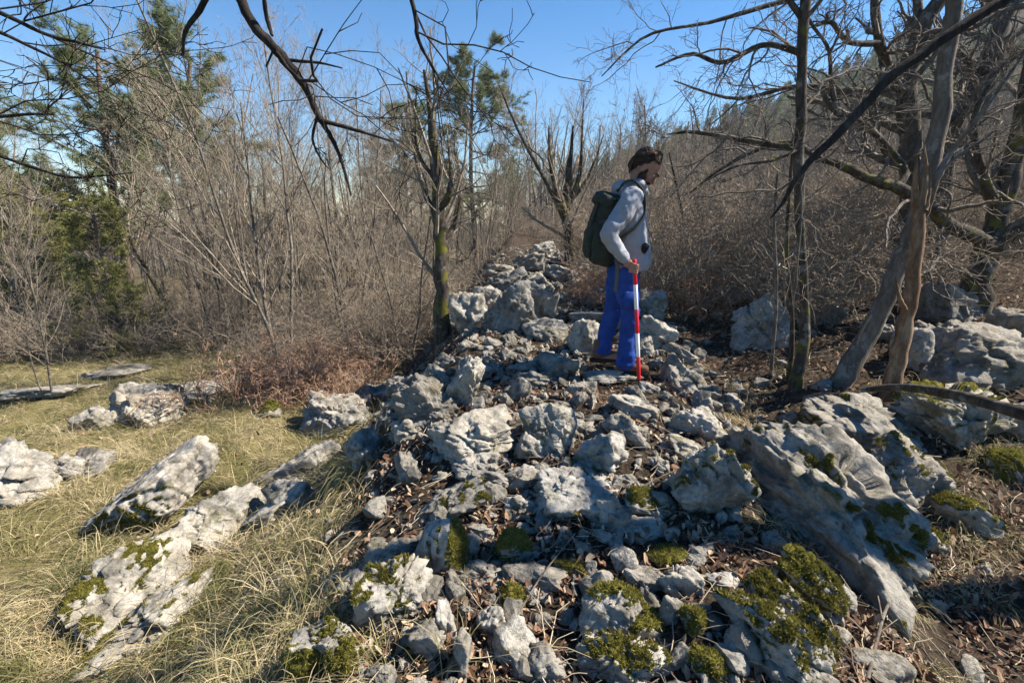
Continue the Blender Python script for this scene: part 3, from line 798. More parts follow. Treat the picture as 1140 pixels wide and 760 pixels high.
P_SAP = par([9, 6, 5, 3], [15, 7, 4], [.42, .42, .45], [.55, .6, .7], [.06, .10, .14, .2], [.03, .09, .08, .04], [.22, .15, .15], [6, 4, 3, 3], .5, .0026)
P_TREE = par([9, 8, 6, 4, 3], [10, 8, 5, 3], [.55, .45, .45, .5], [.75, .7, .7, .8], [.07, .13, .17, .2, .2], [.03, .06, .05, .03, 0], [.3, .2, .15, .1], [8, 5, 4, 3, 3], .55, .003)
P_GNARL = par([10, 9, 7, 5, 3], [8, 8, 5, 4], [.6, .5, .45, .45], [.95, .85, .85, .9], [.12, .24, .27, .3, .3], [.02, .04, .03, .02, 0], [.3, .15, .15, .1], [10, 6, 4, 3, 3], .55, .003)
P_BRUSH = par([8, 7, 5, 3], [6, 3.4, 1.2], [.6, .52, .5], [.75, .85, .9], [.2, .27, .3, .3], [.0, .0, .0, 0], [.12, .1, .1], [4, 4, 3, 3], .62, .0032)

def tree_proto(seed, P, H, r, name, mats, stems=1, spread=.15, lean=.08):
    g = random.Random(seed); tb = Tubes()
    for s in range(stems):
        a = 6.283 * s / stems + g.uniform(-.5, .5); q = spread if stems > 1 else lean
        d = unit((math.cos(a) * q * g.uniform(.4, 1.6), math.sin(a) * q * g.uniform(.4, 1.6), 1))
        b = (math.cos(a) * .06 * (stems > 1), math.sin(a) * .06 * (stems > 1), -.15)
        grow(tb, b, d, H * g.uniform(.75, 1.1), r * g.uniform(.7, 1.1), 0, P, g)
    root = empty(name, (0, 0, -50))
    put('trunk', tb.mesh('trunk', {0}, mats[0]), root)
    put('crown', tb.mesh('crown', {1, 2, 3, 4}, mats[1]), root)
    return root

PX_TREES = []       # (obj, px, py, desc, kind) to be labelled
SAPS = [tree_proto(40 + k, P_SAP, 4.6, .028, 'bare_sapling', (M_BARKL, M_TWIG), [2, 3, 4, 2, 5][k], .16) for k in range(5)]
TREES = [tree_proto(60 + k, P_TREE, 5.2, .07, 'bare_tree', ([M_BARK, M_BARKL, M_BARKM][k % 3], M_TWIG)) for k in range(4)]
def shrub_proto(seed, H, n, mat, name='shrub', P=P_BRUSH, r=.0085):
    g = random.Random(seed); tb = Tubes()
    for s in range(n):
        a = g.uniform(0, 6.283); b = (g.gauss(0, .22), g.gauss(0, .22), -.05)
        grow(tb, b, unit((math.cos(a) * g.uniform(.1, .9), math.sin(a) * g.uniform(.1, .9), 1)), H * g.uniform(.5, 1.1), r * g.uniform(.6, 1.2), 0, P, g)
    return put(name, tb.mesh(name, {0, 1, 2, 3}, mat), None, (0, 0, -50))
SHRUB = [shrub_proto(80 + k, 1.35, 20, M_BRUSH) for k in range(5)]
BRACK = [shrub_proto(90 + k, .6, 20, M_RED, 'dead_bracken', P_BRUSH, .0045) for k in range(3)]

used_first = set()
def place(proto, x, y, s, desc, group, rz=None, rx=0, ry=0, lst=PX_TREES, cat='tree', hpx=.35):
    z = hg1(x, y); rz = rnd.uniform(0, 6.28) if rz is None else rz
    if proto not in used_first:
        used_first.add(proto); o = proto; o.location = (x, y, z); o.rotation_euler = (rx, ry, rz); o.scale = (s, s, s)
    else: o = dup(proto, (x, y, z), rz, s, rx, ry)
    tag(o, None, cat, group)
    q = proj((x, y, z + 1.0))
    lst.append((o, q[0] if q else -999, q[1] if q else -999, desc, y))
    return o

def seen(x, y, mrg=60):
    q = proj((x, y, hg1(x, y) + 1.2)); return q and -mrg < q[0] < 1140 + mrg

# saplings and trees, left and centre
def px_xy(px, Y): return (px - 570) / F * (Y * CP + .1), Y
for px, Y, s, k in ((380, 7.4, 1.15, 4), (300, 6.3, 1.2, 1), (445, 6.5, 1.1, 0), (225, 8.8, 1.3, 1),
                    (458, 9.6, 1.2, 2), (400, 9.8, 1.35, 3), (350, 10.6, 1.3, 4), (275, 10.5, 1.3, 2), (-20, 8, 1.2, 2),
                    (540, 12, 1.1, 2), (318, 8.6, 1.15, 4), (412, 8.8, 1.1, 1), (255, 8.3, 1.1, 2), (372, 9.3, 1.1, 0), (210, 10.2, 1.1, 4), (160, 10.4, 1.0, 1), (285, 9.2, 1.1, 1), (440, 10.6, 1.1, 4), (110, 11, 1.0, 2), (-5, 10, 1.0, 3), (340, 12, 1.2, 1), (240, 11.6, 1.2, 2), (560, 15, 1.2, 4), (505, 11, 1.1, 3), (590, 17, 1.15, 1), (515, 15, 1.2, 2), (10, 5.4, .75, 3), (240, 13, 1.4, 3), (655, 14, 1.1, 4), (690, 17, 1.2, 2)):
    x, y = px_xy(px, Y); place(SAPS[k], x, y, s * (.78 if Y < 9 else .70) * rnd.uniform(.85, 1.1), 'bare multi stemmed sapling', 'bare saplings of the wood edge')
for px, Y, s, k in ((212, 13.5, 1.1, 1), (60, 14, 1.1, 3), (300, 13, 1.25, 0), (370, 14, 1.25, 2), (430, 13, 1.15, 3), (480, 17, 1.25, 1), (20, 16, 1.3, 1), (265, 17, 1.35, 3), (335, 18, 1.4, 1), (150, 18, 1.4, 3),
                    (90, 20, 1.5, 0), (215, 21, 1.5, 2), (400, 20, 1.4, 0), (555, 22, 1.3, 3), (620, 21, 1.1, 0), (-40, 12, 1.2, 0), (178, 9.5, 1.2, 2), (245, 9.8, 1.1, 0), (335, 9.4, 1.15, 2), (388, 11.5, 1.2, 0), (70, 12.5, 1.0, 2)):
    x, y = px_xy(px, Y); place(TREES[k], x, y, s * .72, 'bare grey tree', 'bare trees of the left wood')
# right side: saplings and trees on the slope
for px, Y, s, k in ((705, 11, .9, 1), (742, 9.5, .95, 2), (790, 11, 1.0, 3), (835, 9, .9, 4), (870, 12, 1.1, 1), (925, 10, 1.1, 2), (965, 8.5, 1.05, 3), (1010, 11, 1.15, 4), (1065, 9.5, 1.1, 1), (1110, 8, 1.0, 2), (1150, 11, 1.2, 3), (765, 15, 1.1, 4), (900, 16, 1.2, 2), (1030, 16, 1.25, 1)):
    x, y = px_xy(px, Y); place(SAPS[k], x, y, s * .52, 'bare grey sapling', 'bare saplings on the right slope')
for px, Y, s, k in ((730, 14, .95, 0), (775, 18, 1.05, 1), (825, 15, 1.05, 2), (880, 19, 1.2, 3), (940, 15, 1.1, 0), (990, 20, 1.25, 1), (1050, 14, 1.15, 2), (1120, 16, 1.2, 3), (700, 22, 1.1, 2), (850, 25, 1.3, 0), (960, 26, 1.4, 3), (1080, 23, 1.35, 1)):
    x, y = px_xy(px, Y); place(TREES[k], x, y, s * .5, 'bare brown tree', 'bare trees on the right slope')

# shrubs: the dense brush on the right, the brush at the wood edge on the left
SH = []
c = 0
while c < 70:
    px = rnd.uniform(655, 1190); Y = 4.9 + 9.5 * rnd.random() ** 1.4; x, y = px_xy(px, Y)
    if Y < 6 and px < 760: continue
    if Y < 5.6 and px > 930: continue
    if abs(px - 848) < 50 and Y < 5.8: continue
    place(SHRUB[c % 5], x, y, rnd.uniform(.7, 1.05) * (1 + .03 * Y), 'tangled bare shrub', 'bare shrubs of the right slope', lst=SH, cat='shrub'); c += 1
c = 0
while c < 62:
    px = rnd.uniform(-40, 520); Y = 5.6 + 9 * rnd.random() ** 1.2; x, y = px_xy(px, Y)
    if Y < 6.5 and px > 420: continue
    if Y < 7.4 and px < 260: continue
    place(SHRUB[c % 5], x, y, rnd.uniform(.6, 1.05), 'wiry bare shrub', 'bare shrubs of the left wood edge', lst=SH, cat='shrub'); c += 1
for px, Y in ((520, 13.5), (560, 12.5), (590, 13.5), (612, 12.2), (545, 15), (580, 16), (600, 18), (560, 19), (530, 17), (625, 15), (640, 11), (500, 12.5)):
    x, y = px_xy(px, Y); place(SHRUB[c % 5], x, y, rnd.uniform(.6, .95), 'low bare shrub', 'bare shrubs at the far end of the wall', lst=SH, cat='shrub'); c += 1
BR = []
for c in range(17):
    px = rnd.gauss(305, 62); Y = rnd.uniform(5.0, 7.0); x, y = px_xy(px, Y)
    if px > 430: continue
    place(BRACK[c % 3], x, y, rnd.uniform(.8, 1.25), 'red brown dead bracken clump', 'dead bracken left of the mossy tree', lst=BR, cat='bracken')
for c in range(9):
    px = rnd.uniform(660, 830); Y = rnd.uniform(5.2, 7.5); x, y = px_xy(px, Y)
    place(BRACK[c % 3], x, y, rnd.uniform(.7, 1.0), 'brown dead bracken clump', 'dead bracken behind the man', lst=BR, cat='bracken')

# far wood beyond the trees one can tell apart: one mass
def far_wood():
    g = random.Random(3); protos = []
    PF = par([6, 5, 4], [15, 8], [.42, .42], [.65, .7], [.08, .14, .2], [.03, .06, .03], [.18, .12], [4, 3, 3], .5, .012)
    for k in range(4):
        tb = Tubes(); grow(tb, (0, 0, -.3), (0, 0, 1), 4.6, .09, 0, PF, g); protos.append(tb.arrays({0, 1, 2}))
    Vs, Qs, off, c = [], [], 0, 0
    while c < 1150:
        px = g.uniform(-120, 1260); Y = (24 if px > 660 else 30) + 100 * g.random() ** (1.1 if px > 660 else 1.5); x, y = px_xy(px, Y)
        V, Q = protos[c % 4]; s = g.uniform(.7, 1.2) * (1 if Y < 60 or px < 640 else .75); a = g.uniform(0, 6.28); ca, sa = math.cos(a) * s, math.sin(a) * s
        W = np.stack([V[:, 0] * ca - V[:, 1] * sa + x, V[:, 0] * sa + V[:, 1] * ca + y, V[:, 2] * s + hg1(x, y)], -1)
        Vs.append(W); Qs.append(Q + off); off += len(V); c += 1
    tag(put('far_wood', mesh_np('far_wood', np.vstack(Vs), np.vstack(Qs), M_TWIGM)), 'leafless wood covering the far slope', 'wood', kind='stuff')
far_wood()

def needle_pts(ends, g, per, ln, wd):
    n = len(ends) * per; c = np.repeat(np.array(ends), per, 0)
    d = g.normal(size=(n, 3)); d[:, 2] = d[:, 2] * .7 + .35; d /= np.linalg.norm(d, axis=1)[:, None]
    s = np.cross(d, g.normal(size=(n, 3))); s /= np.linalg.norm(s, axis=1)[:, None] + 1e-9
    L = ln * g.uniform(.6, 1.2, n)[:, None]
    a = c + d * L * .08
    V = np.stack([a - s * wd, a + s * wd, a + d * L + s * wd * .3], 1).reshape(-1, 3)
    return V, np.arange(n * 3).reshape(-1, 3)

P_PINE = par([10, 7, 5], [58, 15], [.30, .42], [1.35, .7], [.03, .10, .16], [.02, .05, .06], [.30, .3], [8, 5, 3], .45, .006)
def pine(seed, H, r, mat, per=36, ln=.19, start=.3, name='pine_tree', wd=.006):
    g = random.Random(seed); tb = Tubes(); P = par(P_PINE.nseg, P_PINE.nch, P_PINE.ratio, P_PINE.ang, P_PINE.jit, P_PINE.trop, [start, .3], P_PINE.sides, .45, .006)
    grow(tb, (0, 0, -.2), (g.gauss(0, .03), g.gauss(0, .03), 1), H, r, 0, P, g)
    ends = []
    for (lv, sd), lst in tb.lev.items():
        if lv == 2:
            for p, q in lst: ends += [p[-1], p[-2], p[-3]]
        if lv == 1:
            for p, q in lst: ends += [p[-1], p[-2], p[-3], p[-4]]
        if lv == 0: ends += [p[-1] for p, q in lst]
    V, Q = needle_pts(ends, np.random.default_rng(seed), per, ln, wd)
    root = empty(name, (0, 0, -50))
    put('trunk', tb.mesh('trunk', {0}, M_PINEB), root); put('limbs', tb.mesh('limbs', {1, 2}, M_PINEB), root)
    put('crown', mesh_np('crown', V, Q, mat, False), root)
    return root
def put_pine(o, px, Y, rz, label, s=1):
    x, y = px_xy(px, Y); o.location = (x, y, hg1(x, y)); o.rotation_euler = (0, 0, rz); o.scale = (s, s, s)
    tag(o, label, 'pine tree', 'pines among the bare trees')
pA = pine(1, 8.6, .16, M_NEEDLE); put_pine(pA, 128, 11.5, .3, 'tall green pine at the upper left, the broadest pine crown', .72)
pB = pine(2, 8.2, .15, M_NEEDLE); put_pine(pB, 200, 15, 1.9, 'pine standing close behind the broadest pine, right', .9)
pC = pine(3, 9.0, .14, M_NEEDLE); put_pine(pC, 530, 23, 2.6, 'slim pine rising left of the forked tree in the centre gap')
pD = pine(4, 7.2, .15, M_NEEDLE); put_pine(pD, -22, 13, 4.0, 'dark pine cut off by the left edge', .72)
pE = pine(5, 3.6, .07, M_YELLOWN, 15, .10, .06, 'conifer'); put_pine(pE, 112, 8.6, 1.0, 'low yellow green conifer glowing between bare saplings on the left', .72); pE['category'] = 'conifer'
pF = pine(6, 3.4, .06, M_YELLOWN, 15, .10, .06, 'conifer'); put_pine(pF, 28, 10, 2.0, 'yellow green conifer bush at the far left under the dark pine'); pF['category'] = 'conifer'
pG = pine(7, 7.5, .14, M_NEEDLE); put_pine(pG, 455, 24, 2.0, 'pine half hidden behind saplings left of the slim pine')

def hill_pines():
    Vs, Qs, off = [], [], 0
    g = random.Random(8); ge = np.random.default_rng(8)
    for c in range(420):
        px = g.uniform(660, 1300); Y = g.uniform(60, 128); x, y = px_xy(px, Y); z = hg1(x, y); H = g.uniform(2.5, 5)
        ends = []
        for k in range(70):
            t = g.random(); rr = (1 - t) * H * .22 * math.sqrt(g.random()) + .15; a = g.uniform(0, 6.28)
            ends.append((x + rr * math.cos(a), y + rr * math.sin(a), z + H * (.25 + .75 * t)))
        V, Q = needle_pts(ends, ge, 9, .55, .06); Vs.append(V); Qs.append(Q + off); off += len(V)
    tag(put('hill_pines', mesh_np('hill_pines', np.vstack(Vs), np.vstack(Qs), M_NEEDLE, False)), 'dark pines scattered over the far hill on the right', 'pine wood', kind='stuff')
hill_pines()

# ------------------------------------------------------------------ single trees told apart in the photo
def smooth(pts, n):
    P = np.array(pts, float); t = np.arange(len(P)); tt = np.linspace(0, len(P) - 1, n)
    out = []
    for q in tt:
        k = min(int(q), len(P) - 2); f = q - k
        p0, p1, p2, p3 = P[max(k - 1, 0)], P[k], P[k + 1], P[min(k + 2, len(P) - 1)]
        out.append(.5 * ((2 * p1) + (p2 - p0) * f + (2 * p0 - 5 * p1 + 4 * p2 - p3) * f * f + (3 * p1 - p0 - 3 * p2 + p3) * f ** 3))
    return [tuple(o) for o in out]

P_SUB = par([8, 6, 5, 3], [7, 5, 3], [.45, .45, .45], [.8, .8, .9], [.16, .2, .24, .25], [.03, .03, .02, 0], [.1, .1, .1], [6, 4, 3, 3], .5, .0024)
P_GN = par([9, 8, 7, 5], [9, 7, 4], [.5, .5, .45], [.8, .8, .9], [.2, .27, .3, .3], [.03, .03, .02, 0], [.1, .1, .1], [6, 4, 3, 3], .5, .0023)
P_SUBUP = par([8, 6, 5, 3], [9, 6, 3], [.5, .45, .45], [.55, .6, .7], [.08, .12, .16, .2], [.07, .06, .05, .02], [.1, .1, .1], [5, 4, 3, 3], .4, .0024)

def limb_px(P, r):
    """P: (px, py, Y) along the limb; r: radius in photo pixels at each point"""
    pts = [pp(*p) for p in P]; rad = [q * proj(w)[2] / F for q, w in zip(r, pts)]
    n = max(8, len(P) * 4)
    S = smooth([(*a, b) for a, b in zip(pts, rad)], n)
    g = random.Random(int(P[0][0] * 7 + P[0][1]))
    return [(s[0] + g.gauss(0, 1) * s[3] * .12, s[1] + g.gauss(0, 1) * s[3] * .12, s[2] + g.gauss(0, .06) * s[3]) for s in S], [max(.0015, s[3] * g.uniform(.92, 1.1)) for s in S]

def special(name, label, trunk, limbs, mt, mtw, twigs=1.0, P=P_SUB, seed=1, cat='tree', flare=1.3, start=.25, group=None, ground=True):
    g = random.Random(seed)
    tp, tr = trunk
    if ground:
        z0 = hg1(tp[0][0], tp[0][1]) - .12
        tp = [(tp[0][0], tp[0][1], z0)] + tp; tr = [tr[0] * flare] + tr
    root = empty(name, tp[0]); o = np.array(tp[0])
    loc = lambda pts: [tuple(np.array(p) - o) for p in pts]
    tb = Tubes(); tb.add(loc(tp), tr, 14, 0)
    tw = Tubes()
    def dress(pts, rad, mul, s0):
        L = sum(math.dist(pts[k], pts[k + 1]) for k in range(len(pts) - 1)); L0 = min(L, 2.2)
        P2 = par(P.nseg, P.nch, P.ratio, P.ang, P.jit, P.trop, [s0] + P.start[1:], P.sides, P.rr, P.rmin)
        children(tw, pts, rad, L0, 0, P2, g, mul)
    put('trunk', tb.mesh('trunk', {0}, mt), root)
    if twigs: dress(loc(tp), tr, twigs, start)
    for (lp, lr, *m) in limbs:
        t2 = Tubes(); t2.add(loc(lp), lr, 9, 0); put('limb', t2.mesh('limb', {0}, mt), root)
        k = m[0] if m else twigs
        if k: dress(loc(lp), lr, k, .08)
    if tw.lev: put('crown', tw.mesh('crown', {1, 2, 3, 4}, mtw), root)
    tag(root, label, cat, group); return root

def base_px(px, py):
    b = ground_hit(px, py); return b[1]
LP = limb_px
yb = base_px(490, 388)
special('bare_tree', 'dark mossy trunk with lopped stubs standing left of the wall', LP([(491, 386, yb), (493, 330, yb), (489, 262, yb), (486, 205, yb), (480, 130, yb), (472, 78, yb)], [9.5, 8.5, 7.5, 6.5, 4, 1.5]),
        [LP([(489, 232, yb), (500, 216, yb - .1), (502, 190, yb - .1), (498, 150, yb)], [4.5, 4, 2.4, 1]), LP([(487, 240, yb), (476, 222, yb), (466, 190, yb + .2), (458, 140, yb + .3), (452, 80, yb + .3)], [4, 3, 2.2, 1.4, .7]),
         LP([(490, 270, yb), (506, 250, yb + .2), (512, 215, yb + .2), (505, 160, yb + .2)], [3.5, 3, 1.8, 1]), LP([(487, 205, yb), (470, 180, yb), (462, 150, yb), (464, 95, yb)], [3, 2, 1.4, .8])],
        M_BARKM, M_TWIG, 1.0, P_SUBUP, 5)
LAND_T = [(490, 300, 'the dark mossy trunk')]
yb = 8.2
special('bare_tree', 'lichen yellow forked tree right behind the old wall, left of the man', LP([(637, 326, yb), (634, 270, yb), (630, 225, yb), (634, 185, yb), (638, 140, yb)], [7, 6, 5, 3, .8]),
        [LP([(630, 240, yb), (618, 205, yb - .2), (612, 170, yb - .2), (611, 140, yb - .2)], [4.5, 3.4, 2.2, .7]), LP([(631, 250, yb), (615, 215, yb + .1), (590, 170, yb + .1), (570, 130, yb + .2), (556, 95, yb + .2)], [3.5, 2.6, 2, 1.4, .8]),
         LP([(633, 225, yb), (650, 205, yb), (660, 185, yb), (672, 150, yb)], [3.2, 2.4, 1.5, .5]), LP([(632, 235, yb), (645, 195, yb), (648, 150, yb), (650, 110, yb)], [3, 2.2, 1.3, .5])],
        M_BARKM, M_TWIG, 1.1, P_SUBUP, 6)
LAND_T.append((635, 240, 'the lichen yellow forked tree'))
# right group
yb = base_px(887, 432)
special('bare_tree', 'slim straight upright trunk right of the lone pale boulder', LP([(884, 432, yb), (896, 370, yb), (894, 300, yb), (889, 200, yb), (893, 80, yb), (896, -40, yb), (898, -190, yb)], [8, 5.2, 4.8, 5.2, 5.4, 5, 3]),
        [LP([(890, 165, yb), (850, 160, yb + .1), (810, 153, yb + .2), (770, 147, yb + .3), (742, 150, yb + .4)], [3.6, 3.2, 2.6, 2, .7]), LP([(892, 165, yb), (860, 178, yb - .1), (820, 185, yb - .1), (780, 205, yb - .1)], [2.4, 2, 1.4, .6]),
         LP([(892, 20, yb), (860, -20, yb), (800, -50, yb), (740, -60, yb)], [3.2, 2.6, 2, 1]), LP([(893, 60, yb), (850, 50, yb + .1), (805, 70, yb + .2), (770, 60, yb + .3), (730, 75, yb + .3)], [3.6, 3, 2.6, 2, 1])], M_BARKM, M_TWIGM, .8, P_GN, 7, start=.55)
LAND_T.append((890, 300, 'the slim upright trunk'))
yb = base_px(938, 428)
special('bare_tree', 'leaning grey trunk crossing in front of the broken dead trunk', LP([(934, 428, yb), (972, 362, yb), (1000, 300, yb), (1020, 245, yb), (1040, 165, yb), (1053, 80, yb), (1062, 0, yb), (1068, -120, yb)], [12, 9.5, 8.6, 8.6, 8.4, 8, 7.6, 6]),
        [LP([(1018, 250, yb), (1032, 232, yb - .1), (1042, 200, yb - .2), (1062, 165, yb - .2), (1090, 130, yb - .3), (1140, 60, yb - .3)], [5, 4.5, 4, 3, 2.5, 1.5]), LP([(1062, 0, yb), (1030, -40, yb - .1), (960, -60, yb), (880, -80, yb)], [5, 4, 3, 2])], M_BARKL, M_TWIGM, .35, P_GN, 8, start=.5)
LAND_T.append((1000, 300, 'the leaning grey trunk'))
yb = base_px(992, 440)
special('broken_tree', 'broken reddish dead trunk with splintered top, beside the leaning grey trunk', LP([(990, 440, yb), (1000, 395, yb), (1012, 340, yb), (1020, 285, yb), (1023, 235, yb), (1027, 195, yb)], [10, 8, 7.5, 6.8, 5, 1.6]),
        [(*LP([(1023, 240, yb), (1019, 205, yb), (1021, 172, yb)], [4.5, 3, .8]), 0), (*LP([(1026, 230, yb), (1031, 195, yb), (1029, 160, yb)], [4, 2.5, .5]), 0), (*LP([(1021, 250, yb), (1016, 222, yb), (1015, 205, yb)], [3, 1.8, .3]), 0), (*LP([(1030, 235, yb - .02), (1035, 212, yb), (1036, 188, yb)], [2.6, 1.5, .3]), 0), (*LP([(1008, 345, yb - .05), (1001, 330, yb - .06), (997, 308, yb - .05)], [3, 2, .4]), 0)], M_DEADW, M_TWIG, 0, P_SUB, 9, 'dead trunk')
special('bare_tree', 'stout forked trunk rising behind the leaning grey trunk', LP([(1000, 330, 5.4), (1016, 230, 5.4), (1013, 165, 5.4), (1010, 105, 5.4), (1024, 38, 5.4), (1055, -15, 5.4), (1085, -90, 5.4)], [12, 11, 10.5, 10, 8.5, 7, 5]),
        [LP([(1008, 110, 5.4), (988, 75, 5.3), (978, 40, 5.2), (972, -20, 5.2)], [7, 6, 5, 4]), LP([(1020, 55, 5.4), (1022, 10, 5.5), (1022, -40, 5.5)], [6, 5, 4]), LP([(980, 48, 5.2), (945, 47, 5.1), (925, 25, 5.1), (905, 30, 5)], [3.5, 3, 2.5, 1.5]),
         LP([(1012, 190, 5.4), (990, 170, 5.2), (960, 135, 5.1), (930, 125, 5), (912, 95, 5)], [4, 4, 3.5, 3, 2]), LP([(930, 125, 5), (925, 90, 5), (922, 55, 5), (900, 20, 5), (890, -20, 5)], [3, 2.5, 2, 1.6, 1.2])], M_BARK, M_TWIGM, 1.3, P_GN, 10)
special('bare_tree', 'dark trunk leaning right in the background at the right', LP([(1040, 330, 6.4), (1052, 172, 6.4), (1066, 140, 6.4), (1094, 84, 6.4), (1107, 44, 6.4), (1130, -10, 6.4), (1160, -100, 6.4)], [10, 9.5, 9, 8.5, 8, 7, 5]),
        [LP([(1060, 160, 6.4), (1080, 110, 6.2), (1120, 70, 6.2), (1170, 40, 6.2)], [5, 4, 3, 2]), LP([(1095, 80, 6.4), (1050, 50, 6.2), (1000, 40, 6.2)], [5, 3, 2]), LP([(1120, 20, 6.4), (1060, -30, 6.2), (960, -20, 6), (860, 5, 5.9), (790, 25, 5.8), (720, 40, 5.8), (670, 85, 5.8)], [4, 3.4, 3, 2.6, 2, 1.4, .6]), LP([(1070, 135, 6.4), (990, 120, 6.3), (900, 95, 6.2), (820, 110, 6.2), (750, 90, 6.2)], [3.6, 3, 2.4, 1.8, .7])], M_BARK, M_TWIGM, 1.9, P_GN, 11)
special('bare_tree', 'knotty trunk at the right edge whose limb sweeps left behind the man', LP([(1082, 350, 5.0), (1092, 300, 5.0), (1106, 256, 5.0), (1118, 220, 5.0), (1136, 150, 5.0), (1150, 60, 5.0), (1156, -60, 5.0)], [15, 12.5, 10.5, 10, 9, 8, 6]),
        [LP([(1115, 278, 5.0), (1090, 266, 4.8), (1058, 250, 4.7), (1030, 228, 4.6), (1000, 209, 4.6), (970, 200, 4.6), (935, 183, 4.6), (905, 172, 4.6), (880, 158, 4.6), (840, 168, 4.6), (800, 190, 4.6), (768, 215, 4.6)], [8, 7.6, 7.2, 7, 6, 5.4, 4.6, 3.8, 3, 2.4, 1.7, .7]),
         LP([(1000, 209, 4.6), (1008, 190, 4.7), (985, 160, 4.7), (960, 135, 4.7), (945, 130, 4.7)], [4, 3.5, 3, 2.4, 1.5]), LP([(1112, 240, 5), (1090, 180, 4.8), (1085, 130, 4.8), (1110, 80, 4.8)], [6, 4, 3, 2]),
         LP([(1105, 275, 5), (1125, 262, 4.9), (1160, 250, 4.8)], [8, 7, 6])], M_BARKM, M_TWIGM, 1.1, P_GN, 12)
# trees just outside the frame whose branches hang into it
special('bare_tree', 'tree outside the right edge with a long dark branch crossing down to the left', ([(4.6, 1.9, .2), (4.4, 2.0, 2), (4.1, 2.2, 3.9), (4.0, 2.3, 5.5)], [.13, .11, .09, .05]),
        [([(4.1, 2.2, 3.8)] + LP([(1130, -8, 2.9), (1112, 3, 2.9), (1040, 50, 2.9), (990, 88, 2.9), (945, 138, 2.9), (905, 176, 2.9), (885, 202, 2.9), (872, 225, 2.9), (858, 243, 2.9)], [6.4, 6, 5.6, 5.2, 4.6, 3.8, 3, 2.2, .9])[0],
          [.055] + LP([(1130, -8, 2.9), (1112, 3, 2.9), (1040, 50, 2.9), (990, 88, 2.9), (945, 138, 2.9), (905, 176, 2.9), (885, 202, 2.9), (872, 225, 2.9), (858, 243, 2.9)], [6.4, 6, 5.6, 5.2, 4.6, 3.8, 3, 2.2, .9])[1], .2)],
        M_TWIGD, M_TWIGM, .2, P_GN, 13)
A = [(262, -14, 2.3), (280, 25, 2.3), (300, 47, 2.3), (318, 68, 2.3), (340, 98, 2.3), (356, 132, 2.3), (370, 155, 2.3), (382, 185, 2.3), (391, 218, 2.3)]; Ar = [6, 5.5, 5, 5.5, 4, 3.2, 2.4, 1.8, .9]
a1 = LP(A, Ar)
special('bare_tree', 'tree outside the left edge with dark branches hanging in from the top', ([(-3.9, 1.6, -.5), (-3.7, 1.6, 1.8), (-3.4, 1.7, 3.8), (-3.1, 1.8, 5.2)], [.13, .11, .08, .05]),
        [([(-3.35, 1.75, 4.0), (-2.2, 2.1, 4.4)] + a1[0], [.05, .04] + a1[1], .25),
         (*LP([(352, 133, 2.3), (375, 139, 2.3), (400, 146, 2.3), (438, 158, 2.3)], [2.6, 2.2, 1.8, .8]), .2), (*LP([(312, 66, 2.3), (330, 68, 2.3), (355, 70, 2.3), (381, 76, 2.3)], [2, 1.8, 1.4, .7]), .1),
         (*LP([(352, 135, 2.3), (348, 155, 2.3), (356, 175, 2.3), (366, 188, 2.3)], [1.6, 1.3, 1, .5]), .1), (*LP([(305, 55, 2.3), (296, 75, 2.3)], [1.6, .8]), 0), (*LP([(292, -12, 2.25), (297, 20, 2.3), (303, 40, 2.3)], [2, 2.4, 1.6]), 0),
         ([(-2.2, 2.1, 4.4)] + LP([(236, -14, 2.3), (222, 12, 2.3), (206, 36, 2.3), (204, 62, 2.3)], [3.4, 3, 2.2, 1.4])[0], [.03] + LP([(236, -14, 2.3), (222, 12, 2.3), (206, 36, 2.3), (204, 62, 2.3)], [3.4, 3, 2.2, 1.4])[1], 0),
         ([(-2.2, 2.1, 4.4)] + LP([(448, -30, 2.6), (462, 15, 2.6), (466, 45, 2.6), (482, 75, 2.6), (500, 105, 2.6)], [3, 2.6, 2, 1.4, .6])[0], [.03] + LP([(448, -30, 2.6), (462, 15, 2.6), (466, 45, 2.6), (482, 75, 2.6), (500, 105, 2.6)], [3, 2.6, 2, 1.4, .6])[1], 1.0),
         ([(-3.45, 1.7, 3.4)] + LP([(-40, 0, 2.6), (0, 14, 2.6), (50, 38, 2.6), (85, 47, 2.6), (118, 56, 2.6)], [3, 2.4, 2, 1.6, .6])[0], [.02] + LP([(-40, 0, 2.6), (0, 14, 2.6), (50, 38, 2.6), (85, 47, 2.6), (118, 56, 2.6)], [3, 2.4, 2, 1.6, .6])[1], 1.0),
         ([(-3.5, 1.7, 3.2)] + LP([(-40, 20, 2.8), (0, 36, 2.8), (40, 55, 2.8), (70, 70, 2.8), (100, 90, 2.8)], [2.6, 2, 1.6, 1.2, .5])[0], [.02] + LP([(-40, 20, 2.8), (0, 36, 2.8), (40, 55, 2.8), (70, 70, 2.8), (100, 90, 2.8)], [2.6, 2, 1.6, 1.2, .5])[1], .9),
         ([(-3.6, 1.65, 2.6)] + LP([(-40, 135, 2.7), (0, 130, 2.7), (40, 127, 2.7), (60, 128, 2.7)], [2.2, 1.8, 1.4, .7])[0], [.02] + LP([(-40, 135, 2.7), (0, 130, 2.7), (40, 127, 2.7), (60, 128, 2.7)], [2.2, 1.8, 1.4, .7])[1], .7),
         ([(-3.6, 1.65, 2.3)] + LP([(-40, 160, 2.9), (0, 174, 2.9), (70, 196, 2.9), (110, 196, 2.9), (150, 192, 2.9)], [2.2, 1.8, 1.5, 1, .5])[0], [.02] + LP([(-40, 160, 2.9), (0, 174, 2.9), (70, 196, 2.9), (110, 196, 2.9), (150, 192, 2.9)], [2.2, 1.8, 1.5, 1, .5])[1], .5)],
        M_TWIGD, M_TWIGD, .3, P_SUB, 14, ground=True)
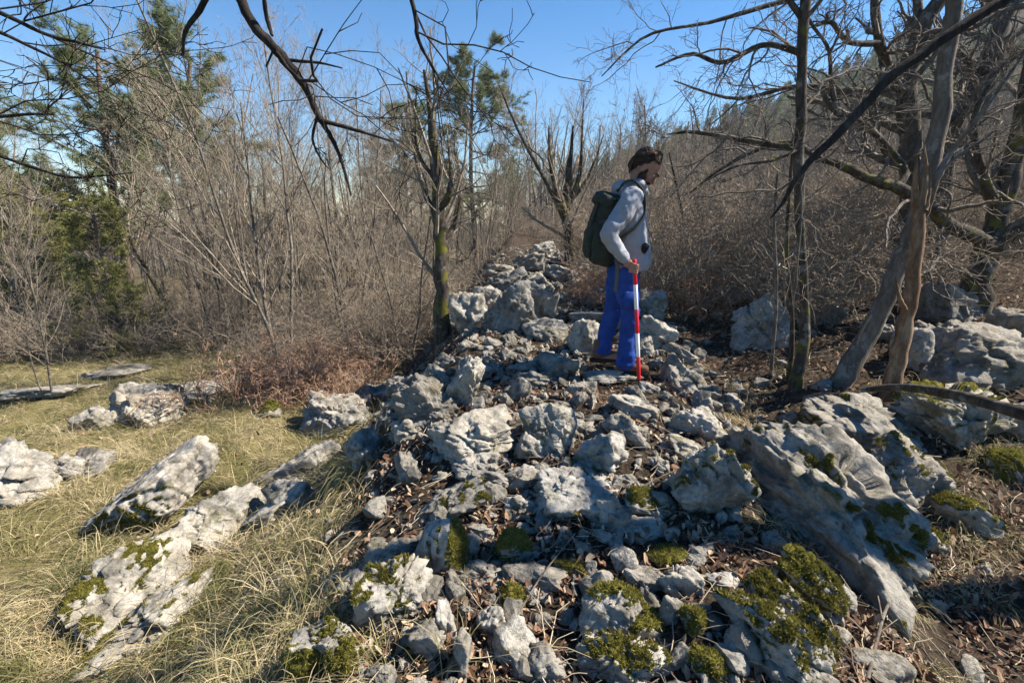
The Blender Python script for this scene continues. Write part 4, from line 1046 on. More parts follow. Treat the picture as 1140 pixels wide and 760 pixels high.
# thin stems right of the man
for k, (P, r, lab) in enumerate((([(858, 415), (864, 330), (862, 250), (866, 190)], [2, 2, 1.6, 1], 'thin pale stem just left of the slim upright trunk'), ([(878, 425), (882, 360), (876, 280), (880, 200), (884, 150)], [3, 2.4, 2, 1.8, 1], 'thin reddish stem touching the slim upright trunk'),
                               ([(770, 300), (762, 255), (755, 215), (745, 170)], [2, 1.8, 1.5, .8], 'thin crooked stem just right of the hoodie'), ([(938, 430), (960, 370), (985, 330), (1000, 300)], [1.6, 1.4, 1.2, .6], 'thin stem springing from the foot of the leaning grey trunk'))):
    yb = base_px(*P[0]); special('thin_stem', lab, LP([(*p, yb) for p in P], r), [], [M_BARKL, M_BARKM, M_TWIGD, M_TWIG][k], M_TWIG, .5, P_SUB, 20 + k, 'sapling', 1.1)
# fallen trunk and dead branch
def lying(name, label, cat, pts, rad, mat, moss=None, twigs=None, sides=12):
    root = empty(name, pts[0]); o = np.array(pts[0])
    tb = Tubes(); S = smooth([(*(np.array(p) - o), r) for p, r in zip(pts, rad)], len(pts) * 5)
    g = random.Random(3); tb.add([s[:3] for s in S], [s[3] * g.uniform(.9, 1.12) for s in S], sides)
    put('trunk' if cat == 'fallen trunk' else 'stem', tb.mesh('trunk', {0}, mat), root)
    for (p2, r2) in (twigs or []):
        t2 = Tubes(); t2.add(smooth([tuple(np.array(p) - o) for p in p2], 8), list(np.linspace(r2, r2 * .4, 8)), 7); put('twig', t2.mesh('twig', {0}, mat), root)
    tag(root, label, cat); return root
_w = np.array
def over(px, py, Y, up): p = _w(pp(px, py, Y)); z = hg1(p[0], p[1]) + up; k = (z - CAMZ) / (p[2] - CAMZ); return tuple(_w((0, 0, CAMZ)) + (p - _w((0, 0, CAMZ))) * k)
fp = [over(958, 434, 4.1, .02), over(1005, 431, 4.05, .07), over(1070, 441, 3.95, .13), over(1145, 462, 3.8, .15), over(1230, 486, 3.7, .13)]
lying('fallen_trunk', 'mossy fallen trunk lying across the rocks at the right', 'fallen trunk', fp, [.018, .026, .03, .033, .034], M_BARKM)
b0 = pp(962, 775, 1.25); b0 = ground_hit(964, 758)
dz = lambda px, py, up: tuple(ground_hit(px, py) + np.array((0, 0, up)))
lying('dead_branch', 'pale forked dead branch lying in the leaves at the lower right', 'branch', [dz(964, 764, .02), dz(974, 722, .05), dz(984, 692, .08), dz(1004, 668, .09), dz(1024, 652, .07)], [.006, .0055, .005, .004, .002], M_BARKL,
      twigs=[([dz(979, 704, .06), dz(968, 665, .10), dz(958, 630, .14)], .0035), ([dz(976, 716, .05), dz(1000, 700, .06), dz(1018, 690, .05)], .002)], sides=8)
g9 = random.Random(99)
for k, (x0, y0, x1, y1, lab) in enumerate(((800, 520, 690, 560, 'thin dead stick lying over the mossy topped flat stone'), (1000, 262, 1130, 330, 'pale dead stick caught in the brush at the right'), (640, 600, 560, 720, 'thin curved stick in the leaf litter beside the arrowhead stone'), (1060, 500, 1135, 545, 'dry stick lying in the grass under the fallen trunk'))):
    if k == 1: P = [pp(x0, y0, 4.6), pp((x0 + x1) / 2, (y0 + y1) / 2 - 6, 4.5), pp(x1, y1, 4.4)]
    else: P = [dz(x0, y0, .03), dz((x0 + x1) / 2, (y0 + y1) / 2 - 4, .05), dz(x1, y1, .02)]
    lying('dead_branch', lab, 'branch', P, [.004, .0035, .002], M_BARKL, sides=7)

# ------------------------------------------------------------------ labels by what stands near
ORD = ['nearest', 'second nearest', 'third nearest', 'fourth nearest', 'fifth nearest', 'sixth nearest', 'seventh nearest', 'eighth nearest', 'ninth nearest', 'tenth nearest', 'eleventh nearest', 'twelfth nearest', 'thirteenth nearest', 'fourteenth nearest', 'fifteenth nearest', 'sixteenth nearest', 'seventeenth nearest', 'eighteenth nearest', 'nineteenth nearest', 'twentieth nearest'] + [f'{q} nearest' for q in ('twenty first', 'twenty second', 'twenty third', 'twenty fourth', 'twenty fifth', 'twenty sixth', 'twenty seventh', 'twenty eighth')]
def label_by(items, land, ys=1.6):
    bins = {}
    for o, px, py, desc in items:
        best = min(land, key=lambda L: (L[0] - px) ** 2 + ((L[1] - py) * ys) ** 2)
        dx, dy = px - best[0], (py - best[1]) * ys
        if abs(dx) > abs(dy): w = 'left of' if dx < 0 else 'right of'
        else: w = 'behind' if dy < 0 else 'in front of'
        bins.setdefault((desc, w, best[2]), []).append((math.hypot(dx, dy), o))
    for (desc, w, lm), lst in bins.items():
        lst.sort(key=lambda t: t[0])
        for k, (_, o) in enumerate(lst):
            o['label'] = f'{desc} {w} {lm}' if len(lst) == 1 else f'{desc}, {ORD[k] if k < len(ORD) else "farthest"} {w} {lm}'
items = []
for o, desc in RUB:
    q = proj(o.location); items.append((o, q[0], q[1], desc))
label_by(items, LAND)
LT = LAND_T + [(150, 330, 'the broadest pine'), (112, 320, 'the yellow green conifer'), (528, 230, 'the slim pine'), (1030, 250, 'the stout forked trunk'), (1110, 250, 'the knotty trunk'), (716, 230, 'the man'), (848, 360, 'the lone pale boulder'), (160, 450, 'the streaked boulder'), (0, 300, 'the left edge'), (20, 520, 'the smooth pale boulder')]
label_by([(o, px, py + 12 / y, d) for o, px, py, d, y in PX_TREES], LT, .6)
label_by([(o, px, py, d) for o, px, py, d, y in SH], LT, 2.5)
label_by([(o, px, py, d) for o, px, py, d, y in BR], LT, 2.5)


# ------------------------------------------------------------------ the man, his backpack and the ranging pole
def fabric(name, col, var=.15, rough=.95):
    m, n, l, b = newmat(name, rough, .1)
    v, rn = objvec(n, l, 3)
    a = noise(n, l, v, 9, 5, .6); r = ramp(n, [(.3, [c * (1 - var) for c in col]), (.7, [min(1, c * (1 + var)) for c in col])]); l.new(a.outputs[0], r.inputs[0]); l.new(r.outputs[0], b.inputs['Base Color'])
    f = noise(n, l, v, 260, 3, .6); bp = N(n, 'ShaderNodeBump'); bp.inputs['Strength'].default_value = .35; bp.inputs['Distance'].default_value = .004; l.new(f.outputs[0], bp.inputs['Height']); l.new(bp.outputs[0], b.inputs['Normal'])
    return m
M_HOOD = fabric('grey hoodie cloth', (.27, .28, .315)); M_TROU = fabric('blue work cloth', (.018, .052, .235), .3)
M_PACK = fabric('olive pack cloth', (.030, .036, .028), .25, .7); M_STRAP = fabric('dark webbing', (.045, .048, .045), .1, .8)
M_GREYW = fabric('grey webbing', (.10, .105, .11), .1, .8)
M_BOOT = fabric('brown boot leather', (.115, .062, .038), .2, .6); M_SOLE = fabric('boot sole', (.02, .019, .018), .1)
M_SKIN = fabric('skin', (.31, .17, .12), .06, .55); M_HAIR = fabric('dark brown hair', (.028, .018, .013), .3, .6); M_HAIRB = fabric('brown hair tips', (.10, .062, .038), .3, .6)
M_BLACK = fabric('black plastic', (.012, .012, .013), .1, .4); M_EYE = fabric('eye white', (.5, .48, .45), .02, .3)
M_RED_P = newmat('red pole paint', .45, .4)[0]; M_RED_P.node_tree.nodes['Principled BSDF'].inputs['Base Color'].default_value = (.62, .012, .016, 1)
M_WHITE_P = newmat('white pole paint', .45, .4)[0]; M_WHITE_P.node_tree.nodes['Principled BSDF'].inputs['Base Color'].default_value = (.80, .79, .77, 1)

class Solid:
    """closed lofts that a voxel remesh joins into one continuous skin"""
    def __init__(self): self.V, self.Q, self.n = [], [], 0
    def loft(self, rings, sides=20):
        """rings: (centre, u, v) with u, v the half axes as vectors"""
        a = np.arange(sides) * 2 * math.pi / sides; R_ = []
        for c, u, v in rings: R_.append(np.array(c)[None] + np.cos(a)[:, None] * np.array(u)[None] + np.sin(a)[:, None] * np.array(v)[None])
        m = len(rings); V = np.vstack(R_ + [np.array([rings[0][0], rings[-1][0]], float)]); Q = []
        for i in range(m - 1):
            for j in range(sides): Q.append((i * sides + j, i * sides + (j + 1) % sides, (i + 1) * sides + (j + 1) % sides, (i + 1) * sides + j))
        for j in range(sides): Q.append((m * sides, (j + 1) % sides, j, j)); Q.append((m * sides + 1, (m - 1) * sides + j, (m - 1) * sides + (j + 1) % sides, (m - 1) * sides + (j + 1) % sides))
        self.V.append(V); self.Q += [tuple(i + self.n for i in q) for q in Q]; self.n += len(V)
    def hor(self, rows, sides=24):
        """horizontal rings: (z, x, y, half depth, half width)"""
        self.loft([((x, y, z), (a, 0, 0), (0, b, 0)) for z, x, y, a, b in rows], sides)
    def limb(self, pts, rad, sides=14, n=16, flat=1.0):
        S = np.array(smooth([(*p, r) for p, r in zip(pts, rad)], n)); P = S[:, :3]; T = np.gradient(P, axis=0)
        rings = []
        e = T[0] / np.linalg.norm(T[0])
        for p, t, r in zip(P, T, S[:, 3]):
            t = t / np.linalg.norm(t); u = np.cross(t, (0, 1, 0.0)); u = u / (np.linalg.norm(u) + 1e-9) if np.linalg.norm(u) > .1 else np.array((1., 0, 0)); v = np.cross(t, u)
            rings.append((p, u * r, v * r * flat))
        t0 = (P[0] - P[1]) / np.linalg.norm(P[1] - P[0]); t1 = (P[-1] - P[-2]) / np.linalg.norm(P[-1] - P[-2])
        c0 = (rings[0][0] + t0 * S[0, 3] * .5, rings[0][1] * .6, rings[0][2] * .6); c1 = (rings[-1][0] + t1 * S[-1, 3] * .5, rings[-1][1] * .6, rings[-1][2] * .6)
        self.loft([c0] + rings + [c1], sides)
    def ball(self, c, rx, ry, rz, M=None, k=12):
        rows = []
        for i in range(1, k):
            th = math.pi * i / k; z, r = -math.cos(th), math.sin(th)
            p, u, v = np.array((0, 0, z * rz)), np.array((r * rx, 0, 0)), np.array((0, r * ry, 0))
            if M is not None: p, u, v = M @ p, M @ u, M @ v
            rows.append((np.array(c) + p, u, v))
        self.loft(rows, 18)
    def mesh(self, name, mat, voxel=None, sm=2, wr=None):
        V = np.vstack(self.V)
        me = bpy.data.meshes.new(name); me.from_pydata([tuple(v) for v in V], [], [q if q[2] != q[3] else q[:3] for q in self.Q]); me.update()
        bm = bmesh.new(); bm.from_mesh(me); bmesh.ops.recalc_face_normals(bm, faces=bm.faces); bm.to_mesh(me); bm.free()
        if voxel:
            o = bpy.data.objects.new('tmp', me); COL.objects.link(o)
            md = o.modifiers.new('r', 'REMESH'); md.mode = 'VOXEL'; md.voxel_size = voxel
            ms = o.modifiers.new('s', 'SMOOTH'); ms.iterations = sm; ms.factor = .5
            dg = bpy.context.evaluated_depsgraph_get(); m2 = bpy.data.meshes.new_from_object(o.evaluated_get(dg)); bpy.data.objects.remove(o); bpy.data.meshes.remove(me); me = m2; me.name = name
        if wr: wrinkle(me, *wr)
        me.materials.clear(); me.materials.append(mat)
        me.polygons.foreach_set('use_smooth', np.ones(len(me.polygons), bool)); me.update()
        return me

def wrinkle(me, amp, scale, seed, stretch=(1, 1, 1)):
    n = len(me.vertices); V = np.empty(n * 3, np.float32); me.vertices.foreach_get('co', V); V = V.reshape(-1, 3).astype(float)
    Nn = np.empty(n * 3, np.float32); me.vertex_normals.foreach_get('vector', Nn); Nn = Nn.reshape(-1, 3)
    q = V * np.array(stretch) * scale; q = q + .5 * np.stack([vnoise(q * .6 + 3, seed + 50), vnoise(q * .6 + 7, seed + 51), vnoise(q * .6 + 11, seed + 52)], -1)
    d = 1 - 2 * np.abs(fbm(q, 3, seed)) * 1.6; d = np.clip(d, -1, 1)
    V = V + Nn * (amp * d)[:, None]; me.vertices.foreach_set('co', V.astype(np.float32).ravel())

def person():
    # body: one continuous skin from head to hands and feet
    b = Solid()
    HC = np.array((.098, -.005, 1.535)); HM = np.array((Matrix.Rotation(R(-14), 3, 'Z') @ Matrix.Rotation(R(47), 3, 'Y')))
    hp = lambda x, y, z: tuple(HC + HM @ np.array((x, y, z)))
    b.ball(hp(-.012, 0, .028), .098, .076, .095, HM); b.ball(hp(.022, 0, -.045), .068, .058, .085, HM)
    b.limb([hp(.088, 0, .016), hp(.104, 0, -.012), hp(.112, 0, -.030)], [.010, .013, .016], 10, 6)                      # nose
    b.limb([hp(.072, -.045, .030), hp(.090, -.018, .030), hp(.092, 0, .026), hp(.090, .018, .030), hp(.072, .045, .030)], [.010, .012, .010, .012, .010], 8, 10)   # brow
    b.ball(hp(.062, 0, -.108), .030, .030, .022, HM)                                                                   # chin
    b.limb([hp(.080, -.024, -.066), hp(.092, 0, -.064), hp(.080, .024, -.066)], [.006, .009, .006], 8, 8); b.limb([hp(.078, -.02, -.080), hp(.088, 0, -.079), hp(.078, .02, -.080)], [.006, .009, .006], 8, 8)
    b.ball(hp(.062, -.046, -.018), .024, .020, .022, HM); b.ball(hp(.062, .046, -.018), .024, .020, .022, HM)              # cheeks
    for s in (-1, 1): b.ball(hp(-.012, s * .076, -.008), .022, .010, .034, HM)                                          # ears
    b.limb([(0, 0, 1.36), (.035, 0, 1.44), hp(-.02, 0, -.05)], [.062, .056, .060])
    b.hor([(.80, -.02, 0, .10, .15), (.95, -.01, 0, .10, .14), (1.1, 0, 0, .105, .16), (1.25, -.015, 0, .11, .175), (1.35, -.015, 0, .085, .15), (1.40, 0, 0, .05, .07)])
    b.limb([(-.02, -.15, 1.33), (-.20, -.24, 1.09), (-.06, -.235, .905)], [.052, .042, .030]); b.limb([(-.02, .15, 1.33), (.0, .25, 1.08), (.17, .12, .95)], [.052, .042, .030])
    b.limb([(-.03, -.09, .85), (.02, -.11, .47), (.02, -.11, .08)], [.085, .058, .042]); b.limb([(-.03, .09, .85), (-.05, .10, .49), (-.13, .10, .13)], [.085, .058, .042])
    for f, zf in (((.02, -.11), .045), ((-.13, .10), .085)): b.limb([(f[0] - .03, f[1], zf), (f[0] + .13, f[1] - .02, zf - .01)], [.036, .030])
    # right hand closing on the pole from above
    G = np.array((-.028, -.262, .862))
    b.limb([(-.062, -.236, .91), (-.052, -.238, .885), (-.038, -.244, .862)], [.026, .032, .030], 12, 8, .75)
    fing = [(.0, .0105), (-.019, .0108), (-.038, .0104), (-.056, .009)]
    for k, (dz, rr) in enumerate(fing):
        z = .872 + dz; e = 1 - .08 * k
        b.limb([(-.030 - .002 * k, -.250, z), (-.020, -.282, z + .002), (.006 * e, -.290, z - .006), (.020 * e, -.272, z - .010), (.012, -.254, z - .012)], [rr, rr, rr * .95, rr * .9, rr * .75], 9, 12)
    b.limb([(-.046, -.232, .880), (-.020, -.222, .868), (.008, -.236, .846), (.020, -.252, .834)], [.014, .013, .0115, .009], 9, 10)
    # left hand inside the pocket
    b.limb([(.15, .13, .95), (.17, .08, .93)], [.03, .028], 10, 6); 
    for k in range(4): b.limb([(.165 + .002 * k, .09, .95 - .018 * k), (.175, .055, .945 - .018 * k), (.165, .03, .94 - .018 * k)], [.010, .0095, .008], 8, 6)
    b.limb([(.15, .11, .96), (.155, .07, .97)], [.012, .010], 8, 6)
    body = put('person', b.mesh('person', M_SKIN, .0052, 2), None, tuple(MAN)); body.rotation_euler = (0, 0, 0)
    tag(body, 'bearded man in grey hoodie and blue trousers looking down, hand on a banded pole', 'person')
    for s in (-1, 1):
        e = Solid(); e.ball(hp(.0745, s * .031, .008), .0115, .0115, .0085, HM); eo = put('eye', e.mesh('eye', M_EYE), body)
        p = Solid(); p.ball(hp(.0815, s * .031, .006), .0055, .0068, .0068, HM); put('pupil', p.mesh('pupil', M_BLACK), eo)
    # hoodie
    h = Solid()
    h.hor([(.80, .025, 0, .122, .160), (.83, .032, 0, .136, .168), (.90, .036, 0, .138, .170), (1.0, .026, 0, .130, .168), (1.15, .004, 0, .120, .170), (1.26, -.012, 0, .118, .185), (1.34, -.018, 0, .098, .165), (1.385, -.008, 0, .08, .12), (1.43, .022, 0, .070, .078), (1.455, .04, 0, .066, .068)])
    h.limb([(-.02, -.15, 1.345), (-.055, -.20, 1.28), (-.13, -.235, 1.18), (-.200, -.250, 1.085), (-.150, -.245, 1.0), (-.075, -.236, .915)], [.074, .071, .064, .058, .050, .041])
    h.limb([(-.02, .15, 1.345), (-.01, .21, 1.25), (.0, .255, 1.08), (.09, .19, 1.0), (.17, .11, .95)], [.085, .076, .064, .056, .05])
    h.ball((-.085, 0, 1.395), .055, .115, .065)                                                                        # hood lying on the back
    h.limb([(.03, -.085, 1.44), (.075, -.05, 1.40), (.105, 0, 1.365), (.075, .05, 1.40), (.03, .085, 1.44)], [.03, .028, .026, .028, .03])
    h.ball((.118, -.02, .885), .058, .13, .068)                                                                        # filled pocket
    ho = put('hoodie', h.mesh('hoodie', M_HOOD, .011, 3, (.0095, 10, 5, (1.2, 1, .8))), body)
    c = Solid(); c.limb([(-.086, -.237, .925), (-.066, -.235, .898)], [.041, .038], 14, 6); put('cuff', c.mesh('cuff', M_HOOD), ho)
    z = Solid(); z.limb([(.100, -.04, 1.36), (.112, -.035, 1.25), (.126, -.03, 1.12), (.158, -.03, 1.0)], [.004, .004, .004, .004], 6, 12); put('zip', z.mesh('zip', M_GREYW), ho)
    # trousers
    t = Solid()
    t.hor([(.70, -.02, 0, .105, .155), (.78, -.02, 0, .118, .170), (.88, -.015, 0, .118, .168), (.95, -.01, 0, .112, .155)])
    t.limb([(-.03, -.085, .80), (-.005, -.105, .64), (.025, -.115, .47), (.020, -.118, .25), (.010, -.115, .07)], [.100, .084, .070, .064, .070], 18, 18); t.limb([(-.03, .085, .80), (-.045, .10, .64), (-.055, .105, .49), (-.10, .105, .30), (-.138, .10, .115)], [.100, .084, .070, .063, .068], 18, 18)
    to = put('trousers', t.mesh('trousers', M_TROU, .011, 3, (.010, 9, 12, (1, 1, 1.0))), body)
    pk = Solid(); pk.loft([((.0, -.212, .66), (.055, 0, 0), (0, .012, 0)), ((.0, -.213, .60), (.058, 0, 0), (0, .020, 0)), ((.005, -.208, .53), (.055, 0, 0), (0, .016, 0))], 14); put('leg_pocket', pk.mesh('leg_pocket', M_TROU), to)
    # boots
    for nm, (x, y, zf, yaw) in {'r': (.02, -.115, 0, -10), 'l': (-.135, .10, .04, 4)}.items():
        bo = Solid(); M = np.array(Matrix.Rotation(R(yaw), 3, 'Z')); q = lambda a, bb, cc: tuple(M @ np.array((a, bb, 0)) + np.array((x, y, zf + cc)))
        bo.limb([q(-.055, 0, .055), q(0, 0, .06), q(.07, 0, .050), (q(.155, 0, .038))], [.045, .048, .044, .036], 14, 14); bo.limb([q(-.02, 0, .05), q(-.02, 0, .15)], [.053, .052], 14, 6)
        bt = put('boot', bo.mesh('boot', M_BOOT, .008, 2), body)
        so_ = Solid(); so_.loft([(q(.04, 0, cc), tuple(M @ np.array((.145 * f, 0, 0))), tuple(M @ np.array((0, .052 * f, 0)))) for cc, f in ((-.012, .93), (-.008, 1), (.012, 1), (.018, .95))], 22); put('sole', so_.mesh('sole', M_SOLE), bt)
        la = Tubes(); 
        la.add([q(.045, -.03, .088), q(.06, 0, .098), q(.045, .03, .088)], [.004] * 3, 6); put('lace', la.mesh('lace', {0}, M_STRAP), bt)
        la = Tubes(); la.add([q(.072, -.03, .078), q(.085, 0, .088), q(.072, .03, .078)], [.004] * 3, 6); put('lace', la.mesh('lace', {0}, M_STRAP), bt)
    # hair swept back and the beard
    g = random.Random(4); ha = Solid()
    ha.ball(hp(-.044, 0, .042), .092, .081, .086, HM); ha.ball(hp(-.085, 0, -.01), .045, .065, .075, HM)
    ho_ = put('hair', ha.mesh('hair', M_HAIR, .006, 2, (.006, 40, 8, (1, .4, 1))), body)
    tb, t2 = Tubes(), Tubes()
    for k in range(150):
        a = g.uniform(-1.25, 1.25); s0 = (.050 * math.cos(a) * g.uniform(.4, 1.05), .080 * math.sin(a), .075 + .035 * math.cos(a) * g.random())
        up = g.uniform(0, .03); L = g.uniform(.7, 1.15)
        pts = [hp(*s0), hp(s0[0] - .05, s0[1] * 1.03, .128 + up - abs(s0[1]) * .6), hp(s0[0] * .4 - .085 * L, s0[1] * .98, .082 + up * .5 - abs(s0[1]) * .5), hp(-.122, s0[1] * .85, .012 + g.gauss(0, .012)), tuple(np.array(hp(-.098, s0[1] * .7 + g.gauss(0, .008), -.062)) + np.array((-.008, 0, -.028 + g.gauss(0, .014))))]
        (t2 if up > .02 else tb).add(smooth(pts, 10), list(np.linspace(.0055, .0028, 10)), 5)
    put('hair_locks', tb.mesh('hair_locks', {0}, M_HAIR), ho_); put('top_locks', t2.mesh('top_locks', {0}, M_HAIRB), ho_)
    be = Solid(); be.ball(hp(.046, 0, -.108), .052, .056, .044, HM); be.limb([hp(.012, -.068, .0), hp(.022, -.060, -.055), hp(.058, -.038, -.098), hp(.078, 0, -.110), hp(.058, .038, -.098), hp(.022, .060, -.055), hp(.012, .068, .0)], [.010, .028, .034, .032, .034, .028, .010], 10, 20)
    be.limb([hp(.074, -.036, -.062), hp(.093, -.015, -.050), hp(.099, 0, -.048), hp(.093, .015, -.050), hp(.074, .036, -.062)], [.008, .009, .008, .009, .008], 8, 10)
    bd = put('beard', be.mesh('beard', M_HAIR, .006, 1, (.004, 60, 3)), body)
    for s in (-1, 1):
        eb = Solid(); eb.limb([hp(.076, s * .052, .030), hp(.097, s * .030, .034), hp(.102, s * .012, .030)], [.004, .006, .005], 6, 8); put('eyebrow', eb.mesh('eyebrow', M_HAIR), body)
    # something dark sticking out of the pocket
    bk = empty('small_bottle', tuple(MAN + np.array((.085, -.185, .985))))
    f = Solid(); f.loft([((0, .055, -.05), (.030, 0, .0), (0, .0, .030)), ((0, .02, -.018), (.034, 0, 0), (0, .014, .031)), ((0, -.012, .012), (.034, 0, 0), (0, .014, .031)), ((0, -.016, .016), (.028, 0, 0), (0, .012, .026))], 20)
    put('cap', f.mesh('cap', M_BLACK), bk)
    rg = Solid(); rg.loft([((0, -.006, .004), (.037, 0, 0), (0, .016, .034)), ((0, -.010, .008), (.037, 0, 0), (0, .016, .034))], 20); put('rim', rg.mesh('rim', M_BLACK), bk)
    tag(bk, "black round topped item sticking out of the man's hoodie pocket", 'bottle')
    # backpack
    p = empty('backpack', tuple(MAN + np.array((-.24, 0, .85))))
    o = np.array((-.24, 0, .85)); rel = lambda *q: tuple(np.array((q[0] * .93 + .0, q[1], q[2])) - o)
    s = Solid()
    s.loft([(rel(-.215, 0, .80), (.07, 0, -.01), (0, .12, 0)), (rel(-.225, 0, .83), (.105, 0, -.02), (0, .15, 0)), (rel(-.235, 0, .92), (.125, 0, -.02), (0, .165, 0)), (rel(-.225, 0, 1.05), (.118, 0, -.02), (0, .165, 0)), (rel(-.195, 0, 1.18), (.108, 0, -.02), (0, .16, 0)), (rel(-.165, 0, 1.27), (.098, 0, -.03), (0, .15, 0)), (rel(-.15, 0, 1.31), (.07, 0, -.03), (0, .12, 0))], 24)
    put('main_bag', s.mesh('main_bag', M_PACK, .010, 3, (.009, 9, 31, (1, 1, 1.2))), p)
    s = Solid(); s.loft([(rel(-.190, 0, 1.235), (.125, 0, -.055), (0, .165, 0)), (rel(-.180, 0, 1.265), (.130, 0, -.055), (0, .172, 0)), (rel(-.165, 0, 1.31), (.118, 0, -.045), (0, .155, 0)), (rel(-.15, 0, 1.335), (.08, 0, -.03), (0, .11, 0))], 24)
    ld = put('lid', s.mesh('lid', M_PACK, .010, 3, (.010, 14, 33)), p)
    s = Solid(); s.loft([(rel(-.245, -.14, .83), (.07, 0, 0), (0, .03, 0)), (rel(-.25, -.155, .87), (.085, 0, 0), (0, .045, 0)), (rel(-.24, -.155, 1.0), (.085, 0, 0), (0, .045, 0)), (rel(-.225, -.15, 1.06), (.07, 0, 0), (0, .03, 0))], 18); put('side_pocket', s.mesh('side_pocket', M_PACK, .008, 2, (.008, 14, 35)), p)
    s = Solid(); s.loft([(rel(-.335, 0, .86), (.03, 0, 0), (0, .09, 0)), (rel(-.350, 0, .92), (.04, 0, 0), (0, .11, 0)), (rel(-.335, 0, 1.06), (.04, 0, 0), (0, .11, 0)), (rel(-.300, 0, 1.13), (.03, 0, 0), (0, .09, 0))], 18); put('front_pocket', s.mesh('front_pocket', M_PACK, .008, 2, (.008, 14, 36)), p)
    def strap(nm, pts, w, mat, th=.006, side=(0, 1, 0)):
        S = np.array(smooth(pts, 22)); T = np.gradient(S, axis=0); rr = Solid(); rings = []
        for q, t in zip(S, T):
            t = t / np.linalg.norm(t); u = np.array(side, float); u -= t * (u @ t); u /= np.linalg.norm(u); v = np.cross(t, u); rings.append((np.array(rel(*q)), u * w / 2, v * th))
        rr.loft(rings, 12); put(nm, rr.mesh(nm, mat), p)
    for sy in (-1, 1):
        strap('shoulder_strap', [(-.13, sy * .085, 1.36), (-.055, sy * .105, 1.435), (.020, sy * .115, 1.425), (.085, sy * .120, 1.36), (.108, sy * .125, 1.27), (.085, sy * .155, 1.17), (.02, sy * .195, 1.10), (-.07, sy * .20, 1.04), (-.15, sy * .17, .98)], .062, M_PACK, .010)
    strap('hanging_strap', [(-.135, -.165, .86), (-.115, -.185, .82), (-.112, -.19, .72), (-.118, -.19, .61)], .032, M_GREYW, .004, (1, 0, 0))
    strap('compression_strap', [(-.10, -.178, 1.17), (-.19, -.172, 1.15), (-.285, -.12, 1.13)], .022, M_STRAP, .005, (0, 0, 1)); strap('compression_strap', [(-.12, -.178, .965), (-.22, -.212, .955), (-.33, -.125, .945)], .022, M_STRAP, .005, (0, 0, 1))
    strap('lid_strap', [(-.285, -.07, 1.27), (-.322, -.07, 1.18), (-.365, -.07, 1.04)], .022, M_STRAP, .005); strap('lid_strap', [(-.285, .07, 1.27), (-.322, .07, 1.18), (-.365, .07, 1.04)], .022, M_STRAP, .005)
    tag(p, "olive green hiking backpack on the man's back", 'backpack')
    # ranging pole, five painted bands of twenty centimetres
    top = np.array((-.008, -.268, .905)); bot = np.array((.085, -.27, .0)); d = (bot - top) / np.linalg.norm(bot - top)
    pr = empty('ranging_pole', tuple(MAN + bot))
    u = np.cross(d, (0, 1, 0)); u /= np.linalg.norm(u); v = np.cross(d, u); L = np.linalg.norm(bot - top) / 5
    for k in range(5):
        s = Solid(); a_, e_ = -d * (L * k), -d * (L * (k + 1)); r = .0142
        s.loft([(a_ + d * 0, u * r * .96, v * r * .96), (a_ - d * .001, u * r, v * r), (e_ + d * .001, u * r, v * r), (e_ + d * .0, u * r * .96, v * r * .96)], 20)
        put('red_band' if k % 2 == 0 else 'white_band', s.mesh('band', M_RED_P if k % 2 == 0 else M_WHITE_P), pr)
    tag(pr, 'red and white banded ranging pole held upright by the man', 'pole')
person()
for o in list(COL.objects):
    if o.parent is None and o.name in ('person', 'backpack', 'ranging_pole', 'small_bottle'):
        o.location = Vector(MAN) + (o.location - Vector(MAN)) * .94; o.scale = (.94, .94, .94)
        if o.name == 'small_bottle': o.scale = (.68, .68, .68)
        if o.name == 'backpack': o.scale = (.84, .86, .90); o.location += Vector((.012, 0, .035))


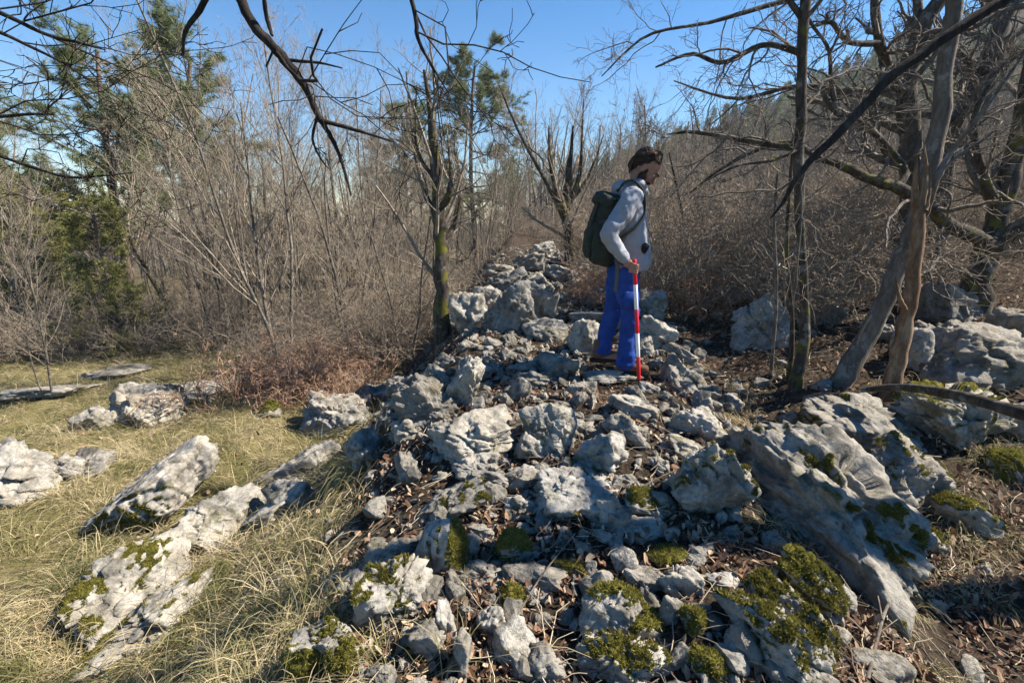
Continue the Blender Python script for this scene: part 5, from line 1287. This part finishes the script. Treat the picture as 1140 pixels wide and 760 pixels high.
# ------------------------------------------------------------------ light and sky
AZ, EL = R(84), R(44)
w = bpy.data.worlds.new('World'); SC.world = w; w.use_nodes = True
n, l = w.node_tree.nodes, w.node_tree.links
sky = n.new('ShaderNodeTexSky'); sky.sky_type = 'NISHITA'; sky.sun_disc = False
sky.sun_elevation = EL; sky.sun_rotation = AZ; sky.altitude = 300; sky.dust_density = .3; sky.ozone_density = 3.0
bg = n['Background']; bg.inputs[1].default_value = .062; hs = n.new('ShaderNodeHueSaturation'); hs.inputs['Saturation'].default_value = 1.43; l.new(sky.outputs[0], hs.inputs['Color']); l.new(hs.outputs[0], bg.inputs[0])
sd = bpy.data.lights.new('sun', 'SUN'); sd.energy = 5.0; sd.angle = R(.5); sd.color = (1, .91, .78)
so = bpy.data.objects.new('sun', sd); COL.objects.link(so)
sv = Vector((math.sin(AZ) * math.cos(EL), math.cos(AZ) * math.cos(EL), math.sin(EL)))
so.rotation_euler = sv.to_track_quat('Z', 'Y').to_euler(); so.location = (20, 12, 20)
SC.view_settings.view_transform = 'Standard'; SC.view_settings.look = 'None'
SC.view_settings.exposure = 1.52; SC.view_settings.gamma = 1; SC.view_settings.use_curve_mapping = False
SC.render.engine = 'CYCLES'
bm = bmesh.new(); bmesh.ops.create_cube(bm, size=1)
for v_ in bm.verts: v_.co = Vector((v_.co.x * 600, v_.co.y * 340 + 160, -32 if v_.co.z < 0 else 78))
hm = bpy.data.meshes.new('haze'); bm.to_mesh(hm); bm.free()
hmat = bpy.data.materials.new('haze'); hmat.use_nodes = True; hn = hmat.node_tree.nodes; hn.remove(hn['Principled BSDF'])
pv = hn.new('ShaderNodeVolumePrincipled'); pv.inputs['Density'].default_value = .0006; pv.inputs['Color'].default_value = (.86, .92, 1, 1)
hmat.node_tree.links.new(pv.outputs[0], hn['Material Output'].inputs['Volume']); hm.materials.append(hmat)
tag(put('haze', hm), 'thin pale air between the camera and the far hill', 'haze', kind='stuff')
SC.cycles.volume_bounces = 0
SC.cycles.max_bounces = 5; SC.cycles.diffuse_bounces = 3; SC.cycles.transparent_max_bounces = 4
SC.cycles.use_denoising = True; SC.cycles.denoiser = 'OPENIMAGEDENOISE'; SC.cycles.denoising_prefilter = 'ACCURATE'
